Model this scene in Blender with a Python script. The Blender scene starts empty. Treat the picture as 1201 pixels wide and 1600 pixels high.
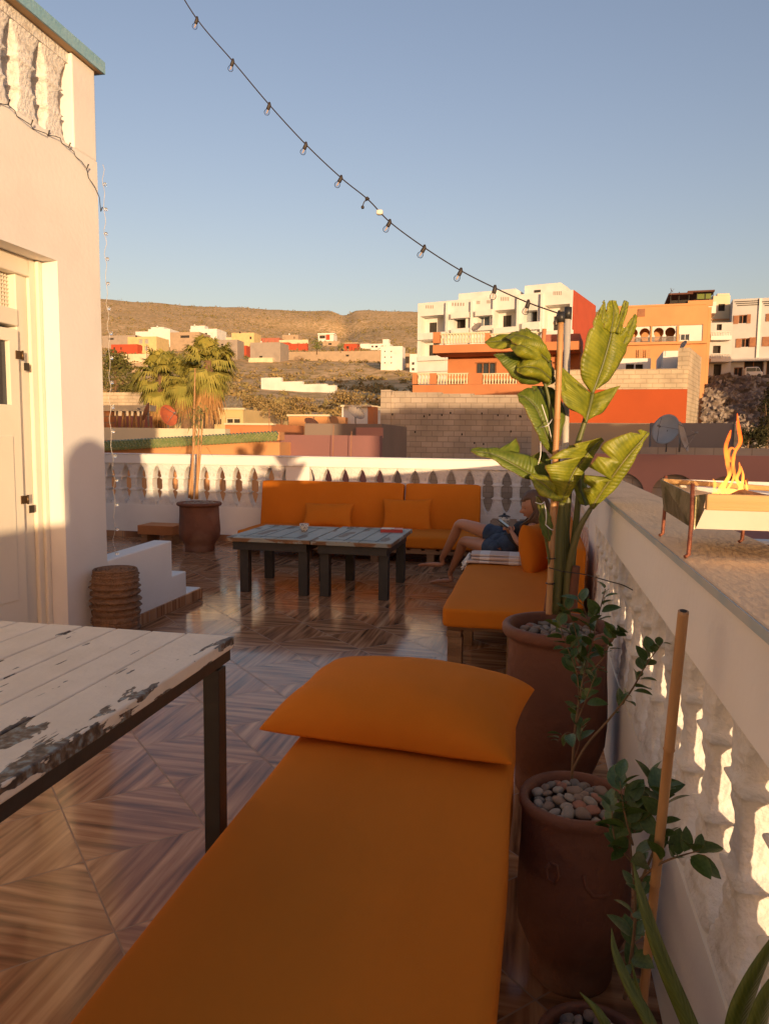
import bpy, bmesh, math, random
from math import sin, cos, pi, radians, sqrt, atan2, exp, floor
from mathutils import Vector, Matrix, noise
random.seed(7)
sc = bpy.context.scene
col = sc.collection

# ------------------------------------------------------------------ camera
EYE = Vector((0, 0, 1.15))
YAW, PITCH, ROLL, FPX = radians(11.65), radians(5.57), radians(.664), 1145.0
fw = Vector((-sin(YAW)*cos(PITCH), cos(YAW)*cos(PITCH), -sin(PITCH)))
_r0 = Vector((cos(YAW), sin(YAW), 0)); _u0 = _r0.cross(fw)
rt = cos(ROLL)*_r0 + sin(ROLL)*_u0
up = -sin(ROLL)*_r0 + cos(ROLL)*_u0
cd = bpy.data.cameras.new('camera'); cam = bpy.data.objects.new('camera', cd); col.objects.link(cam)
cam.matrix_world = Matrix(((rt.x, up.x, -fw.x, EYE.x), (rt.y, up.y, -fw.y, EYE.y), (rt.z, up.z, -fw.z, EYE.z), (0, 0, 0, 1)))
cd.sensor_fit = 'VERTICAL'; cd.sensor_height = 36; cd.lens = 36*FPX/1600.0
cd.clip_start = .02; cd.clip_end = 9000
sc.camera = cam

# ------------------------------------------------------------------ light
SUN_AZ, SUN_EL = radians(27.5), radians(2.7)
world = bpy.data.worlds.new("World"); sc.world = world; world.use_nodes = True
wn = world.node_tree.nodes; wl = world.node_tree.links
bg = wn['Background']
sky = wn.new('ShaderNodeTexSky'); sky.sky_type = 'NISHITA'; sky.sun_disc = False
sky.sun_elevation = SUN_EL; sky.sun_rotation = pi - SUN_AZ
sky.air_density = 1.0; sky.dust_density = 2.0; sky.ozone_density = 1.0; sky.altitude = 0
wb = wn.new('ShaderNodeVectorMath'); wb.operation = 'MULTIPLY'; wb.inputs[1].default_value = (1.0, .91, 1.08)   # white balance of the sky light
wl.new(sky.outputs[0], wb.inputs[0]); wl.new(wb.outputs[0], bg.inputs[0]); bg.inputs[1].default_value = .15
sd = bpy.data.lights.new('sun', 'SUN'); so = bpy.data.objects.new('sun', sd); col.objects.link(so)
sd.energy = 2.4; sd.angle = radians(.6); sd.color = (1.0, .69, .38)
tosun = Vector((sin(SUN_AZ)*cos(SUN_EL), -cos(SUN_AZ)*cos(SUN_EL), sin(SUN_EL)))
so.rotation_euler = tosun.to_track_quat('Z', 'Y').to_euler()
sc.view_settings.view_transform = 'Standard'; sc.view_settings.look = 'None'
sc.view_settings.gamma = 1; sc.view_settings.use_curve_mapping = False
sc.view_settings.exposure = 1.30

# ------------------------------------------------------------------ helpers
def ray(x, y): return fw + (x-600.5)/FPX*rt - (y-800)/FPX*up
def at(x, y, Y):                      # point of the line of sight where it reaches depth Y
    d = ray(x, y); return EYE + d*(Y/d.y)
def onz(x, y, z):
    d = ray(x, y); return EYE + d*((z-EYE.z)/d.z)
def onx(x, y, X):
    d = ray(x, y); return EYE + d*(X/d.x)
def V(*a): return Vector(a)

def nmat(name, base, rough=.8, c2=None, scale=5., bump=0., bscale=None, metal=0., detail=4., mixpos=(.35, .65),
         c3=None, scale3=1., pos3=(.55, .7), stretch=None, spec=.5, coat=0.):
    """noise-mottled principled material in object space"""
    m = bpy.data.materials.new(name); m.use_nodes = True
    n = m.node_tree.nodes; l = m.node_tree.links; b = n['Principled BSDF']
    b.inputs['Roughness'].default_value = rough; b.inputs['Metallic'].default_value = metal
    b.inputs['Specular IOR Level'].default_value = spec
    if coat: b.inputs['Coat Weight'].default_value = coat
    tc = n.new('ShaderNodeTexCoord'); mp = n.new('ShaderNodeMapping'); l.new(tc.outputs['Object'], mp.inputs[0])
    if stretch: mp.inputs['Scale'].default_value = stretch
    c2 = c2 or tuple(c*.86 for c in base)
    def ramp(sca, pos, ca, cb, det=detail):
        t = n.new('ShaderNodeTexNoise'); t.inputs['Scale'].default_value = sca; t.inputs['Detail'].default_value = det
        l.new(mp.outputs[0], t.inputs[0])
        r = n.new('ShaderNodeValToRGB'); r.color_ramp.elements[0].position = pos[0]; r.color_ramp.elements[1].position = pos[1]
        r.color_ramp.elements[0].color = ca; r.color_ramp.elements[1].color = cb
        l.new(t.outputs[0], r.inputs[0]); return r
    r = ramp(scale, mixpos, (*base, 1), (*c2, 1)); out = r.outputs[0]
    if c3:
        k = ramp(scale3, pos3, (0, 0, 0, 1), (1, 1, 1, 1), 6.)
        mx = n.new('ShaderNodeMix'); mx.data_type = 'RGBA'; l.new(k.outputs[0], mx.inputs[0]); l.new(out, mx.inputs[6])
        mx.inputs[7].default_value = (*c3, 1); out = mx.outputs[2]
    l.new(out, b.inputs['Base Color'])
    if bump:
        t = n.new('ShaderNodeTexNoise'); t.inputs['Scale'].default_value = bscale or scale*4; t.inputs['Detail'].default_value = 5
        l.new(mp.outputs[0], t.inputs[0])
        bp = n.new('ShaderNodeBump'); bp.inputs['Strength'].default_value = bump; bp.inputs['Distance'].default_value = .02
        l.new(t.outputs[0], bp.inputs['Height']); l.new(bp.outputs[0], b.inputs['Normal'])
    m['out'] = 1
    return m

def brickmat(name, c1, c2, mortar, bw, bh, msize=.02, rough=.9, flat='XZ', blotch=None):
    m = bpy.data.materials.new(name); m.use_nodes = True
    n = m.node_tree.nodes; l = m.node_tree.links; b = n['Principled BSDF']; b.inputs['Roughness'].default_value = rough
    tc = n.new('ShaderNodeTexCoord'); sp = n.new('ShaderNodeSeparateXYZ'); cb = n.new('ShaderNodeCombineXYZ')
    l.new(tc.outputs['Object'], sp.inputs[0])
    ad = n.new('ShaderNodeMath'); ad.operation = 'ADD'; l.new(sp.outputs['X'], ad.inputs[0]); l.new(sp.outputs['Y'], ad.inputs[1])
    l.new(ad.outputs[0], cb.inputs[0]); l.new(sp.outputs['Z'], cb.inputs[1])
    t = n.new('ShaderNodeTexBrick'); l.new(cb.outputs[0], t.inputs['Vector'])
    t.inputs['Color1'].default_value = (*c1, 1); t.inputs['Color2'].default_value = (*c2, 1); t.inputs['Mortar'].default_value = (*mortar, 1)
    t.inputs['Scale'].default_value = 1; t.inputs['Brick Width'].default_value = bw; t.inputs['Row Height'].default_value = bh
    t.inputs['Mortar Size'].default_value = msize; t.inputs['Bias'].default_value = 0
    nz = n.new('ShaderNodeTexNoise'); nz.inputs['Scale'].default_value = 1.3; nz.inputs['Detail'].default_value = 8; l.new(tc.outputs['Object'], nz.inputs[0])
    r = n.new('ShaderNodeMapRange'); r.inputs[1].default_value = .3; r.inputs[2].default_value = .7; r.inputs[3].default_value = .7; r.inputs[4].default_value = 1.15
    l.new(nz.outputs[0], r.inputs[0])
    vm = n.new('ShaderNodeVectorMath'); vm.operation = 'SCALE'; l.new(t.outputs[0], vm.inputs[0]); l.new(r.outputs[0], vm.inputs['Scale'])
    l.new(vm.outputs[0], b.inputs['Base Color'])
    bp = n.new('ShaderNodeBump'); bp.inputs['Strength'].default_value = .6; bp.inputs['Distance'].default_value = .03; bp.invert = True
    l.new(t.outputs['Fac'], bp.inputs['Height']); l.new(bp.outputs[0], b.inputs['Normal'])
    return m

class MB:
    def __init__(s): s.v = []; s.f = []; s.sm = []; s.uv = None
    def add(s, vs, fs, smooth=False):
        o = len(s.v); s.v += [Vector(p) for p in vs]
        for f in fs: s.f.append([i+o for i in f]); s.sm.append(smooth)
        return s
    def box(s, x0, x1, y0, y1, z0, z1, M=None):
        vs = [Vector((x, y, z)) for x in (x0, x1) for y in (y0, y1) for z in (z0, z1)]
        if M: vs = [M @ p for p in vs]
        return s.add(vs, [(0, 1, 3, 2), (4, 6, 7, 5), (0, 4, 5, 1), (2, 3, 7, 6), (0, 2, 6, 4), (1, 5, 7, 3)])
    def quad(s, a, b, c, d): return s.add([a, b, c, d], [(0, 1, 2, 3)])
    def tube(s, pts, rad, n=8, caps=True, flat=1.0):
        pts = [Vector(p) for p in pts]; rs = rad if isinstance(rad, (list, tuple)) else [rad]*len(pts)
        vs = []; fs = []; ref = None
        for i, p in enumerate(pts):
            t = (pts[min(i+1, len(pts)-1)] - pts[max(i-1, 0)]).normalized()
            if ref is None: ref = Vector((0, 0, 1)) if abs(t.z) < .9 else Vector((1, 0, 0))
            a = t.cross(ref).normalized(); b = a.cross(t).normalized(); ref = b
            for k in range(n):
                w = 2*pi*k/n; vs.append(p + rs[i]*(cos(w)*a + flat*sin(w)*b))
        for i in range(len(pts)-1):
            for k in range(n):
                k2 = (k+1) % n; fs.append((i*n+k, i*n+k2, (i+1)*n+k2, (i+1)*n+k))
        s.add(vs, fs, True)
        if caps:
            o = len(s.v)-len(vs)
            s.f.append([o+k for k in range(n)][::-1]); s.sm.append(False)
            s.f.append([o+(len(pts)-1)*n+k for k in range(n)]); s.sm.append(False)
        return s
    def lathe(s, prof, c=(0, 0, 0), n=40, wob=None):
        vs = []; fs = []
        for (r, z) in prof:
            for k in range(n):
                w = 2*pi*k/n; rr = r*(1+(wob(w, z) if wob else 0))
                vs.append((c[0]+rr*cos(w), c[1]+rr*sin(w), c[2]+z))
        for i in range(len(prof)-1):
            for k in range(n):
                k2 = (k+1) % n; fs.append((i*n+k, i*n+k2, (i+1)*n+k2, (i+1)*n+k))
        s.add(vs, fs, True)
        o = len(s.v)-len(vs)
        if prof[0][0] > 0: s.f.append([o+k for k in range(n)][::-1]); s.sm.append(False)
        if prof[-1][0] > 0: s.f.append([o+(len(prof)-1)*n+k for k in range(n)]); s.sm.append(False)
        return s
    def grid(s, fn, nu, nv, smooth=True):
        vs = [fn(i/nu, j/nv) for i in range(nu+1) for j in range(nv+1)]
        fs = [(i*(nv+1)+j, (i+1)*(nv+1)+j, (i+1)*(nv+1)+j+1, i*(nv+1)+j+1) for i in range(nu) for j in range(nv)]
        return s.add(vs, fs, smooth)
    def rbox(s, c, sx, sy, sz, r, n=10, M=None, puff=0., nz=0., seed=0.):
        """rounded cushion block, half sizes sx sy sz"""
        c = Vector(c)
        for ax in range(3):
            for sg in (-1, 1):
                def fn(a, b):
                    # concentrate samples at borders
                    def e(t): t = 2*t-1; return (abs(t)**.7)*(1 if t > 0 else -1)
                    p = [0, 0, 0]; p[ax] = sg; p[(ax+1) % 3] = e(a)*sg; p[(ax+2) % 3] = e(b)
                    q = Vector((p[0]*sx, p[1]*sy, p[2]*sz))
                    k = Vector((max(-(sx-r), min(sx-r, q.x)), max(-(sy-r), min(sy-r, q.y)), max(-(sz-r), min(sz-r, q.z))))
                    d = q-k
                    if d.length > 1e-6: k = k + d.normalized()*r
                    if puff:
                        k.z += (1 if k.z > 0 else -.3)*puff*max(0, 1-(k.x/sx)**4)*max(0, 1-(k.y/sy)**4)
                    if nz:
                        g = noise.noise(k*6+Vector((seed, 0, 0)))*nz + noise.noise(k*18+Vector((seed, 0, 0)))*nz*.35
                        k = k + (d.normalized() if d.length > 1e-6 else Vector((0, 0, 1)))*g
                    return c + (M @ k if M else k)
                s.grid(fn, n, n)
        return s
    def pillow(s, sx, sy, T, M, n=26, seed=0., pinch=.1, wr=.01, under=1.):
        for sg in (-1, 1):
            def fn(a, b):
                def e(t): t = 2*t-1; return sin(t*pi/2)
                u, v = e(a), e(b)
                x = u*sx*(1-pinch*(1-v*v)*abs(u)**3); y = v*sy*(1-pinch*(1-u*u)*abs(v)**3)
                t = T*(max(0, (1-abs(u)**2.4)*(1-abs(v)**2.4)))**.40*(under if sg < 0 else 1)
                nn = noise.noise(Vector((u*2.3+seed, v*2.3, sg*3)))*wr*1.6
                # creases radiating from corners and along seams
                ed = max(abs(u), abs(v)); ang = atan2(v, u)
                nn += wr*.5*sin(ang*22+seed*7+noise.noise(Vector((u*3, v*3, seed)))*4)*max(0, (ed-.45))*(1-ed)*4
                return M @ Vector((x, y*sg if False else y, sg*(t+nn*min(1, t/T*2) if T else 0)))
            if sg > 0: s.grid(fn, n, n)
            else: s.grid(lambda a, b: fn(b, a), n, n)
        return s
    def build(s, name, mat, parent=None, label=None, uvs=None, loc=None):
        me = bpy.data.meshes.new(name)
        base = Vector((0, 0, 0))
        if parent is not None:
            q = parent
            while q is not None: base = base + q.location; q = q.parent
        elif loc is not None: base = Vector(loc)
        me.from_pydata([tuple(p-base) for p in s.v], [], s.f)
        me.polygons.foreach_set('use_smooth', s.sm)
        if s.uv:
            ul = me.uv_layers.new(name='UVMap')
            for lp in me.loops: ul.data[lp.index].uv = s.uv[lp.vertex_index]
        bm = bmesh.new(); bm.from_mesh(me); bmesh.ops.remove_doubles(bm, verts=bm.verts, dist=1e-6)
        if not s.uv: bmesh.ops.recalc_face_normals(bm, faces=bm.faces)
        bm.to_mesh(me); bm.free()
        if mat: me.materials.append(mat)
        o = bpy.data.objects.new(name, me); col.objects.link(o)
        if parent is not None: o.parent = parent
        elif loc is not None: o.location = base
        if label: o['label'] = label
        return o

def tag(o, label, cat, group=None, kind=None):
    if label: o['label'] = label
    if cat: o['category'] = cat
    if group: o['group'] = group
    if kind: o['kind'] = kind
    return o
def thing(name, label, cat, loc, group=None):
    o = bpy.data.objects.new(name, None); col.objects.link(o); o.location = loc; o.empty_display_size = .1
    return tag(o, label, cat, group)
def struct(mb, name, mat):
    o = mb.build(name, mat); o['kind'] = 'structure'; return o
def sub(o, lv=1):
    m = o.modifiers.new('s', 'SUBSURF'); m.levels = lv; m.render_levels = lv; return o
def bev(o, w=.004, seg=2):
    m = o.modifiers.new('b', 'BEVEL'); m.width = w; m.segments = seg; m.limit_method = 'ANGLE'; m.angle_limit = radians(40); return o
def RZ(a, loc=(0, 0, 0)): return Matrix.Translation(Vector(loc)) @ Matrix.Rotation(a, 4, 'Z')
def fr(o, x, y, z):   # frame with given location and 3 axes
    return Matrix(((x.x, y.x, z.x, o.x), (x.y, y.y, z.y, o.y), (x.z, y.z, z.z, o.z), (0, 0, 0, 1)))

def holed(mb, M, u0, u1, z0, z1, holes, d0=-.25, d1=0.):
    """wall in local frame (u, n, z), thickness d0..d1, with rectangular openings"""
    us = sorted({u0, u1, *[h[0] for h in holes], *[h[1] for h in holes]}); zs = sorted({z0, z1, *[h[2] for h in holes], *[h[3] for h in holes]})
    us = [u for u in us if u0 <= u <= u1]; zs = [z for z in zs if z0 <= z <= z1]
    def solid(i, j):
        if i < 0 or j < 0 or i >= len(us)-1 or j >= len(zs)-1: return False
        cu = (us[i]+us[i+1])/2; cz = (zs[j]+zs[j+1])/2
        return not any(h[0] < cu < h[1] and h[2] < cz < h[3] for h in holes)
    P = lambda u, n, z: M @ Vector((u, n, z))
    for i in range(len(us)-1):
        for j in range(len(zs)-1):
            if not solid(i, j): continue
            a, b, c, d = us[i], us[i+1], zs[j], zs[j+1]
            mb.quad(P(a, d1, c), P(b, d1, c), P(b, d1, d), P(a, d1, d)); mb.quad(P(a, d0, c), P(a, d0, d), P(b, d0, d), P(b, d0, c))
            if not solid(i-1, j): mb.quad(P(a, d0, c), P(a, d1, c), P(a, d1, d), P(a, d0, d))
            if not solid(i+1, j): mb.quad(P(b, d1, c), P(b, d0, c), P(b, d0, d), P(b, d1, d))
            if not solid(i, j-1): mb.quad(P(a, d0, c), P(b, d0, c), P(b, d1, c), P(a, d1, c))
            if not solid(i, j+1): mb.quad(P(a, d1, d), P(b, d1, d), P(b, d0, d), P(a, d0, d))

class Face:
    """vertical facade plane through the sight line (px,py) at depth Y; ang = turn of the facade from the X axis"""
    def __init__(s, px, py, Y, ang=0., P=None):
        s.P = P or at(px, py, Y); s.x = Vector((cos(ang), sin(ang), 0)); s.n = Vector((sin(ang), -cos(ang), 0))
        s.M = fr(s.P, s.x, s.n, Vector((0, 0, 1)))
    def uz(s, px, py, d=0.):
        r = ray(px, py); t = ((s.P + s.n*d - EYE).dot(s.n))/r.dot(s.n); q = EYE + r*t - s.P
        return q.dot(s.x), q.z
    def rect(s, px0, px1, py0, py1, d=0.):
        xm, ym = (px0+px1)/2, (py0+py1)/2
        return (s.uz(px0, ym, d)[0], s.uz(px1, ym, d)[0], s.uz(xm, py1, d)[1], s.uz(xm, py0, d)[1])
    def box(s, mb, px0, px1, py0, py1, d0, d1):
        u0, u1, z0, z1 = s.rect(px0, px1, py0, py1, d1); mb.box(u0, u1, d0, d1, z0, z1, s.M)
    def lbox(s, mb, u0, u1, z0, z1, d0, d1): mb.box(u0, u1, d0, d1, z0, z1, s.M)

# ------------------------------------------------------------------ materials
M = {}
M['plaster'] = nmat('white_plaster', (.82, .785, .745), .85, (.76, .72, .68), 1.6, .07, 40, c3=(.70, .665, .63), scale3=1.6, pos3=(.55, .8))
M['plaster2'] = nmat('moulded_plaster', (.74, .71, .68), .85, (.66, .62, .58), 9, .5, 60, c3=(.50, .44, .38), scale3=14, pos3=(.56, .75))
M['bluepaint'] = nmat('pale_blue_paint', (.20, .38, .48), .6, (.26, .43, .52), 14, .2, 60, c3=(.55, .55, .50), scale3=25, pos3=(.66, .72))
M['cream'] = nmat('cream_paint', (.78, .71, .59), .45, (.74, .67, .55), 3, .05, 30)
M['orange'] = nmat('orange_fabric', (.62, .185, .016), .92, (.56, .16, .012), 2.5, .22, 11, spec=.15, stretch=(1, .45, 1))
M['black'] = nmat('black_metal', (.02, .019, .018), .4, (.03, .028, .025), 12, .05)
M['blackwood'] = nmat('black_painted_wood', (.028, .026, .024), .55, (.04, .034, .03), 10, .15, 50)
M['pallet'] = nmat('pallet_wood', (.30, .16, .075), .75, (.20, .10, .045), 3, .3, 20, stretch=(1, 8, 8))
M['terracotta'] = nmat('terracotta', (.19, .070, .036), .75, (.13, .048, .026), 5, .3, 30, c3=(.27, .15, .10), scale3=3, pos3=(.5, .75))
M['rattan'] = nmat('woven_palm', (.26, .14, .075), .9, (.17, .09, .05), 30, .8, 90)
M['bamboo'] = nmat('bamboo', (.46, .25, .10), .5, (.38, .19, .075), 6, .1, 40, stretch=(6, 6, 1))
M['pvc'] = nmat('grey_pipe', (.50, .47, .43), .5, (.44, .41, .37), 5)
M['glass'] = nmat('dark_glass', (.03, .035, .045), .08, (.04, .045, .05), 2)
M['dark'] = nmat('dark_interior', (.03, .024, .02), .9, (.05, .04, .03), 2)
M['leafdark'] = nmat('shrub_leaf', (.045, .085, .022), .45, (.065, .11, .03), 9)
M['twig'] = nmat('twig', (.20, .12, .06), .8, (.14, .08, .04), 20)

# ------------------------------------------------------------------ terrain
def lerp_tab(t, x):
    if x <= t[0][0]: return t[0][1]
    for (a, b), (c, d) in zip(t, t[1:]):
        if x <= c: return b + (d-b)*(x-a)/(c-a)
    return t[-1][1]
PROF = [(0, -7), (26, -6.5), (38, .3), (60, 3.0), (120, 9.6), (170, 16.5), (220, 24.5), (300, 35), (420, 54), (640, 104), (760, 131), (900, 137), (1300, 140), (3500, 100)]
RPROF = [(0, -7), (45, -6.5), (75, 2), (120, 9), (220, 24), (300, 35), (420, 54), (640, 104), (760, 128), (900, 134), (3500, 100)]
def terr(x, y):
    r = sqrt(x*x+y*y); b = atan2(x, y)                       # bearing from +Y, right positive
    if abs(b) > 1.9: k = 0
    else: k = min(1, (1.9-abs(b))/.8)
    w = max(0, min(1, (b+.03)/.12))
    z = lerp_tab(PROF, r)*(1-w) + lerp_tab(RPROF, r)*w
    z = -7*(1-k) + z*k if z > -7 else z
    if r > 60:
        f = min(1, (r-60)/250)
        z += f*4*noise.fractal(Vector((x*.006, y*.006, 3.1)), .9, 2.1, 5)
    if r > 28: z += min(1, (r-28)/30)*.7*noise.fractal(Vector((x*.06, y*.06, 1.3)), 1, 2, 3)
    # a ravine notch and a cliff step on the skyline
    if r > 430 and k > 0:
        db = b + .26
        z -= min(1, (r-430)/150)*4.5*exp(-(db/.012)**2)*k
        cb = b + .31
        if abs(cb) < .12:
            e = max(0, 1-(cb/.1)**2); t = max(0, min(1, (r-600)/14))
            z += e*(t-1)*7*(1 if r > 500 else (r-430)/70)
    return z
def hit(px, py, r0=26., r1=900.):
    d = ray(px, py); d = d/sqrt(d.x**2+d.y**2); r = r0
    while r < r1:
        p = EYE + d*r
        if p.z < terr(p.x, p.y): return p
        r *= 1.004
    return EYE + d*r1

def groundmat():
    m = bpy.data.materials.new('dry_hillside'); m.use_nodes = True
    n = m.node_tree.nodes; l = m.node_tree.links; b = n['Principled BSDF']; b.inputs['Roughness'].default_value = 1; b.inputs['Specular IOR Level'].default_value = .1
    tc = n.new('ShaderNodeTexCoord')
    def nz(s, d=8, w=0):
        t = n.new('ShaderNodeTexNoise'); t.inputs['Scale'].default_value = s; t.inputs['Detail'].default_value = d; t.inputs['Roughness'].default_value = .65
        l.new(tc.outputs['Object'], t.inputs[0]); return t
    def rp(t, a, c, ca, cb):
        r = n.new('ShaderNodeValToRGB'); e = r.color_ramp.elements; e[0].position = a; e[1].position = c; e[0].color = (*ca, 1); e[1].color = (*cb, 1)
        l.new(t.outputs[0], r.inputs[0]); return r
    soil = rp(nz(.05), .35, .65, (.80, .56, .31), (.62, .41, .20))
    veg = rp(nz(.4), .3, .7, (.40, .27, .11), (.52, .36, .16))
    mk = rp(nz(.42, 14), .46, .54, (0, 0, 0), (1, 1, 1))
    mx = n.new('ShaderNodeMix'); mx.data_type = 'RGBA'
    l.new(mk.outputs[0], mx.inputs[0]); l.new(soil.outputs[0], mx.inputs[6]); l.new(veg.outputs[0], mx.inputs[7])
    l.new(mx.outputs[2], b.inputs['Base Color'])
    bp = n.new('ShaderNodeBump'); bp.inputs['Strength'].default_value = .35; bp.inputs['Distance'].default_value = .8
    l.new(nz(.5, 10).outputs[0], bp.inputs['Height']); l.new(bp.outputs[0], b.inputs['Normal'])
    return m
g = MB()
NB, NR = 420, 230
def tb(i):
    t = i/NB*2-1                    # dense inside the view, sparse behind
    return (.62*t + (pi-.62)*t**7) - .2*(1-t*t)
def tr(j): return 3*(3500/3.)**(j/NR)
vs = []; fs = []
for i in range(NB+1):
    b = tb(i)
    for j in range(NR+1):
        r = tr(j); x, y = r*sin(b), r*cos(b); vs.append((x, y, terr(x, y)))
for i in range(NB):
    for j in range(NR): fs.append((i*(NR+1)+j, i*(NR+1)+j+1, (i+1)*(NR+1)+j+1, (i+1)*(NR+1)+j))
g.add(vs, fs, True)
g.add([(4*cos(a*pi/6), 4*sin(a*pi/6), -7.0) for a in range(12)], [list(range(12))])
struct(g, 'ground', groundmat())

# scrub on the slopes: uncountable low bushes
def leafblob(mb, c, r, n, h=.7):
    for _ in range(n):
        a = random.uniform(0, 2*pi); e = random.uniform(-.2, 1); q = sqrt(max(0, 1-e*e))
        d = Vector((cos(a)*q, sin(a)*q, e*h)); p = c + d*r*random.uniform(.55, 1.05)
        s = r*random.uniform(.16, .34)
        t = Vector((random.uniform(-1, 1), random.uniform(-1, 1), random.uniform(-1, 1))).normalized(); w = t.cross(d).normalized()
        mb.add([p-t*s, p+w*s*.7, p+t*s, p-w*s*.7], [(0, 1, 2, 3)])
sm = MB(); sm2 = MB()
rs = random.Random(11)
for k in range(4200):
    b = rs.uniform(-.62, .05); r = 40*(620/40.)**(rs.random()**.75)
    x, y = r*sin(b), r*cos(b)
    if noise.noise(Vector((x*.03, y*.03, 0)))+rs.uniform(-.5, .5) < .05: continue
    z = terr(x, y); R = rs.uniform(.4, 1.1)*(1 if r < 150 else 1.35)
    leafblob(sm if rs.random() < .6 else sm2, Vector((x, y, z)), R, 26 if r < 160 else 12)
rs2_ = random.Random(12)
for k in range(6500):
    b = rs2_.uniform(-.62, .12); r = 280*(900/280.)**rs2_.random(); x, y = r*sin(b), r*cos(b)
    if noise.noise(Vector((x*.012, y*.012, 4)))+rs2_.uniform(-.6, .6) < 0: continue
    leafblob(sm2, Vector((x, y, terr(x, y))), rs2_.uniform(.9, 2.3), 8, .8)
M['scrub'] = nmat('dry_scrub', (.23, .16, .065), .95, (.31, .22, .095), .4, spec=.1)
M['scrub2'] = nmat('olive_scrub', (.19, .15, .06), .95, (.27, .21, .09), .4, spec=.1)
tag(sm.build('hillside_scrub', M['scrub']), 'dry brown scrub covering the hillside beyond the terrace', 'scrub', kind='stuff')
tag(sm2.build('hillside_scrub', M['scrub2']), 'olive green low bushes scattered over the hillside', 'scrub', kind='stuff')

# ------------------------------------------------------------------ terrace floor
def tilemat():
    m = bpy.data.materials.new('polished_striped_tile'); m.use_nodes = True
    n = m.node_tree.nodes; l = m.node_tree.links; b = n['Principled BSDF']
    tc = n.new('ShaderNodeTexCoord'); sp = n.new('ShaderNodeSeparateXYZ'); l.new(tc.outputs['Object'], sp.inputs[0])
    def mt(op, a, c=None, d=None):
        k = n.new('ShaderNodeMath'); k.operation = op
        for i, v in enumerate((a, c, d)):
            if v is None: continue
            if isinstance(v, (int, float)): k.inputs[i].default_value = v
            else: l.new(v, k.inputs[i])
        return k.outputs[0]
    X, Y = sp.outputs['X'], sp.outputs['Y']; S = .481
    u = mt('DIVIDE', mt('SUBTRACT', mt('ADD', X, Y), .52), S); w = mt('DIVIDE', mt('SUBTRACT', mt('SUBTRACT', Y, X), 2.38), S)
    iu, iw = mt('FLOOR', u), mt('FLOOR', w)
    par = mt('MULTIPLY', mt('FRACT', mt('MULTIPLY', mt('ADD', mt('ADD', iu, iw), 1000), .5)), 2)       # 0/1
    # distance (|dx| or |dy|) from the centre vertex of the concentric squares, period S
    def tri(c, off): return mt('ABSOLUTE', mt('SUBTRACT', mt('FRACT', mt('ADD', mt('DIVIDE', mt('SUBTRACT', c, off), S), 100.5)), .5))
    tX, tY = tri(X, -1.17+.0), tri(Y, 1.69)
    def sel(a, c): return mt('ADD', mt('MULTIPLY', a, par), mt('MULTIPLY', c, mt('SUBTRACT', 1, par)))
    # T1 tile has iu=0, iw=1 -> parity 1 : stripes run along X (vary with Y)
    t = sel(tY, tX); along = sel(X, Y); cross = sel(Y, X)
    cb = n.new('ShaderNodeCombineXYZ'); l.new(mt('ADD', mt('MULTIPLY', cross, 1), mt('MULTIPLY', par, 7.3)), cb.inputs[0]); l.new(mt('MULTIPLY', along, .07), cb.inputs[1]); 
    l.new(mt('ADD', mt('MULTIPLY', iu, .37), mt('MULTIPLY', iw, .71)), cb.inputs[2])
    nz = n.new('ShaderNodeTexNoise'); nz.inputs['Scale'].default_value = 34; nz.inputs['Detail'].default_value = 7; nz.inputs['Distortion'].default_value = .25; l.new(cb.outputs[0], nz.inputs[0])
    # broad printed bands, fixed by the distance t
    bands = n.new('ShaderNodeTexNoise'); bands.noise_dimensions = '1D'; bands.inputs['Scale'].default_value = 9; bands.inputs['Detail'].default_value = 3
    l.new(mt('ADD', t, mt('MULTIPLY', par, 3.0)), bands.inputs['W'])
    mixv = mt('ADD', mt('MULTIPLY', nz.outputs[0], .62), mt('MULTIPLY', bands.outputs[0], .38))
    mixv = mt('SUBTRACT', mixv, mt('MULTIPLY', mt('LESS_THAN', t, .0), .1))
    r = n.new('ShaderNodeValToRGB'); e = r.color_ramp.elements; e[0].position = .33; e[1].position = .68
    e[0].color = (.065, .028, .014, 1); e[1].color = (.60, .35, .19, 1); k = e.new(.49); k.color = (.34, .16, .078, 1)
    l.new(mixv, r.inputs[0])
    # grout
    def edge(c): return mt('LESS_THAN', mt('SUBTRACT', .5, mt('ABSOLUTE', mt('SUBTRACT', mt('FRACT', c), .5))), .0065)
    gm = mt('MAXIMUM', edge(u), edge(w))
    mx = n.new('ShaderNodeMix'); mx.data_type = 'RGBA'; l.new(gm, mx.inputs[0]); l.new(r.outputs[0], mx.inputs[6]); mx.inputs[7].default_value = (.30, .19, .13, 1)
    l.new(mx.outputs[2], b.inputs['Base Color'])
    sm_ = n.new('ShaderNodeTexNoise'); sm_.inputs['Scale'].default_value = 3; sm_.inputs['Detail'].default_value = 8; l.new(tc.outputs['Object'], sm_.inputs[0])
    rr = n.new('ShaderNodeMapRange'); rr.inputs[1].default_value = .3; rr.inputs[2].default_value = .75; rr.inputs[3].default_value = .07; rr.inputs[4].default_value = .22; l.new(sm_.outputs[0], rr.inputs[0])
    l.new(mt('MAXIMUM', rr.outputs[0], mt('MULTIPLY', gm, .6)), b.inputs['Roughness'])
    b.inputs['Coat Weight'].default_value = .0; b.inputs['Specular IOR Level'].default_value = .22
    bp = n.new('ShaderNodeBump'); bp.inputs['Strength'].default_value = .35; bp.inputs['Distance'].default_value = .003; bp.invert = True
    wv = n.new('ShaderNodeTexNoise'); wv.inputs['Scale'].default_value = 2.2; l.new(tc.outputs['Object'], wv.inputs[0])
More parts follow.
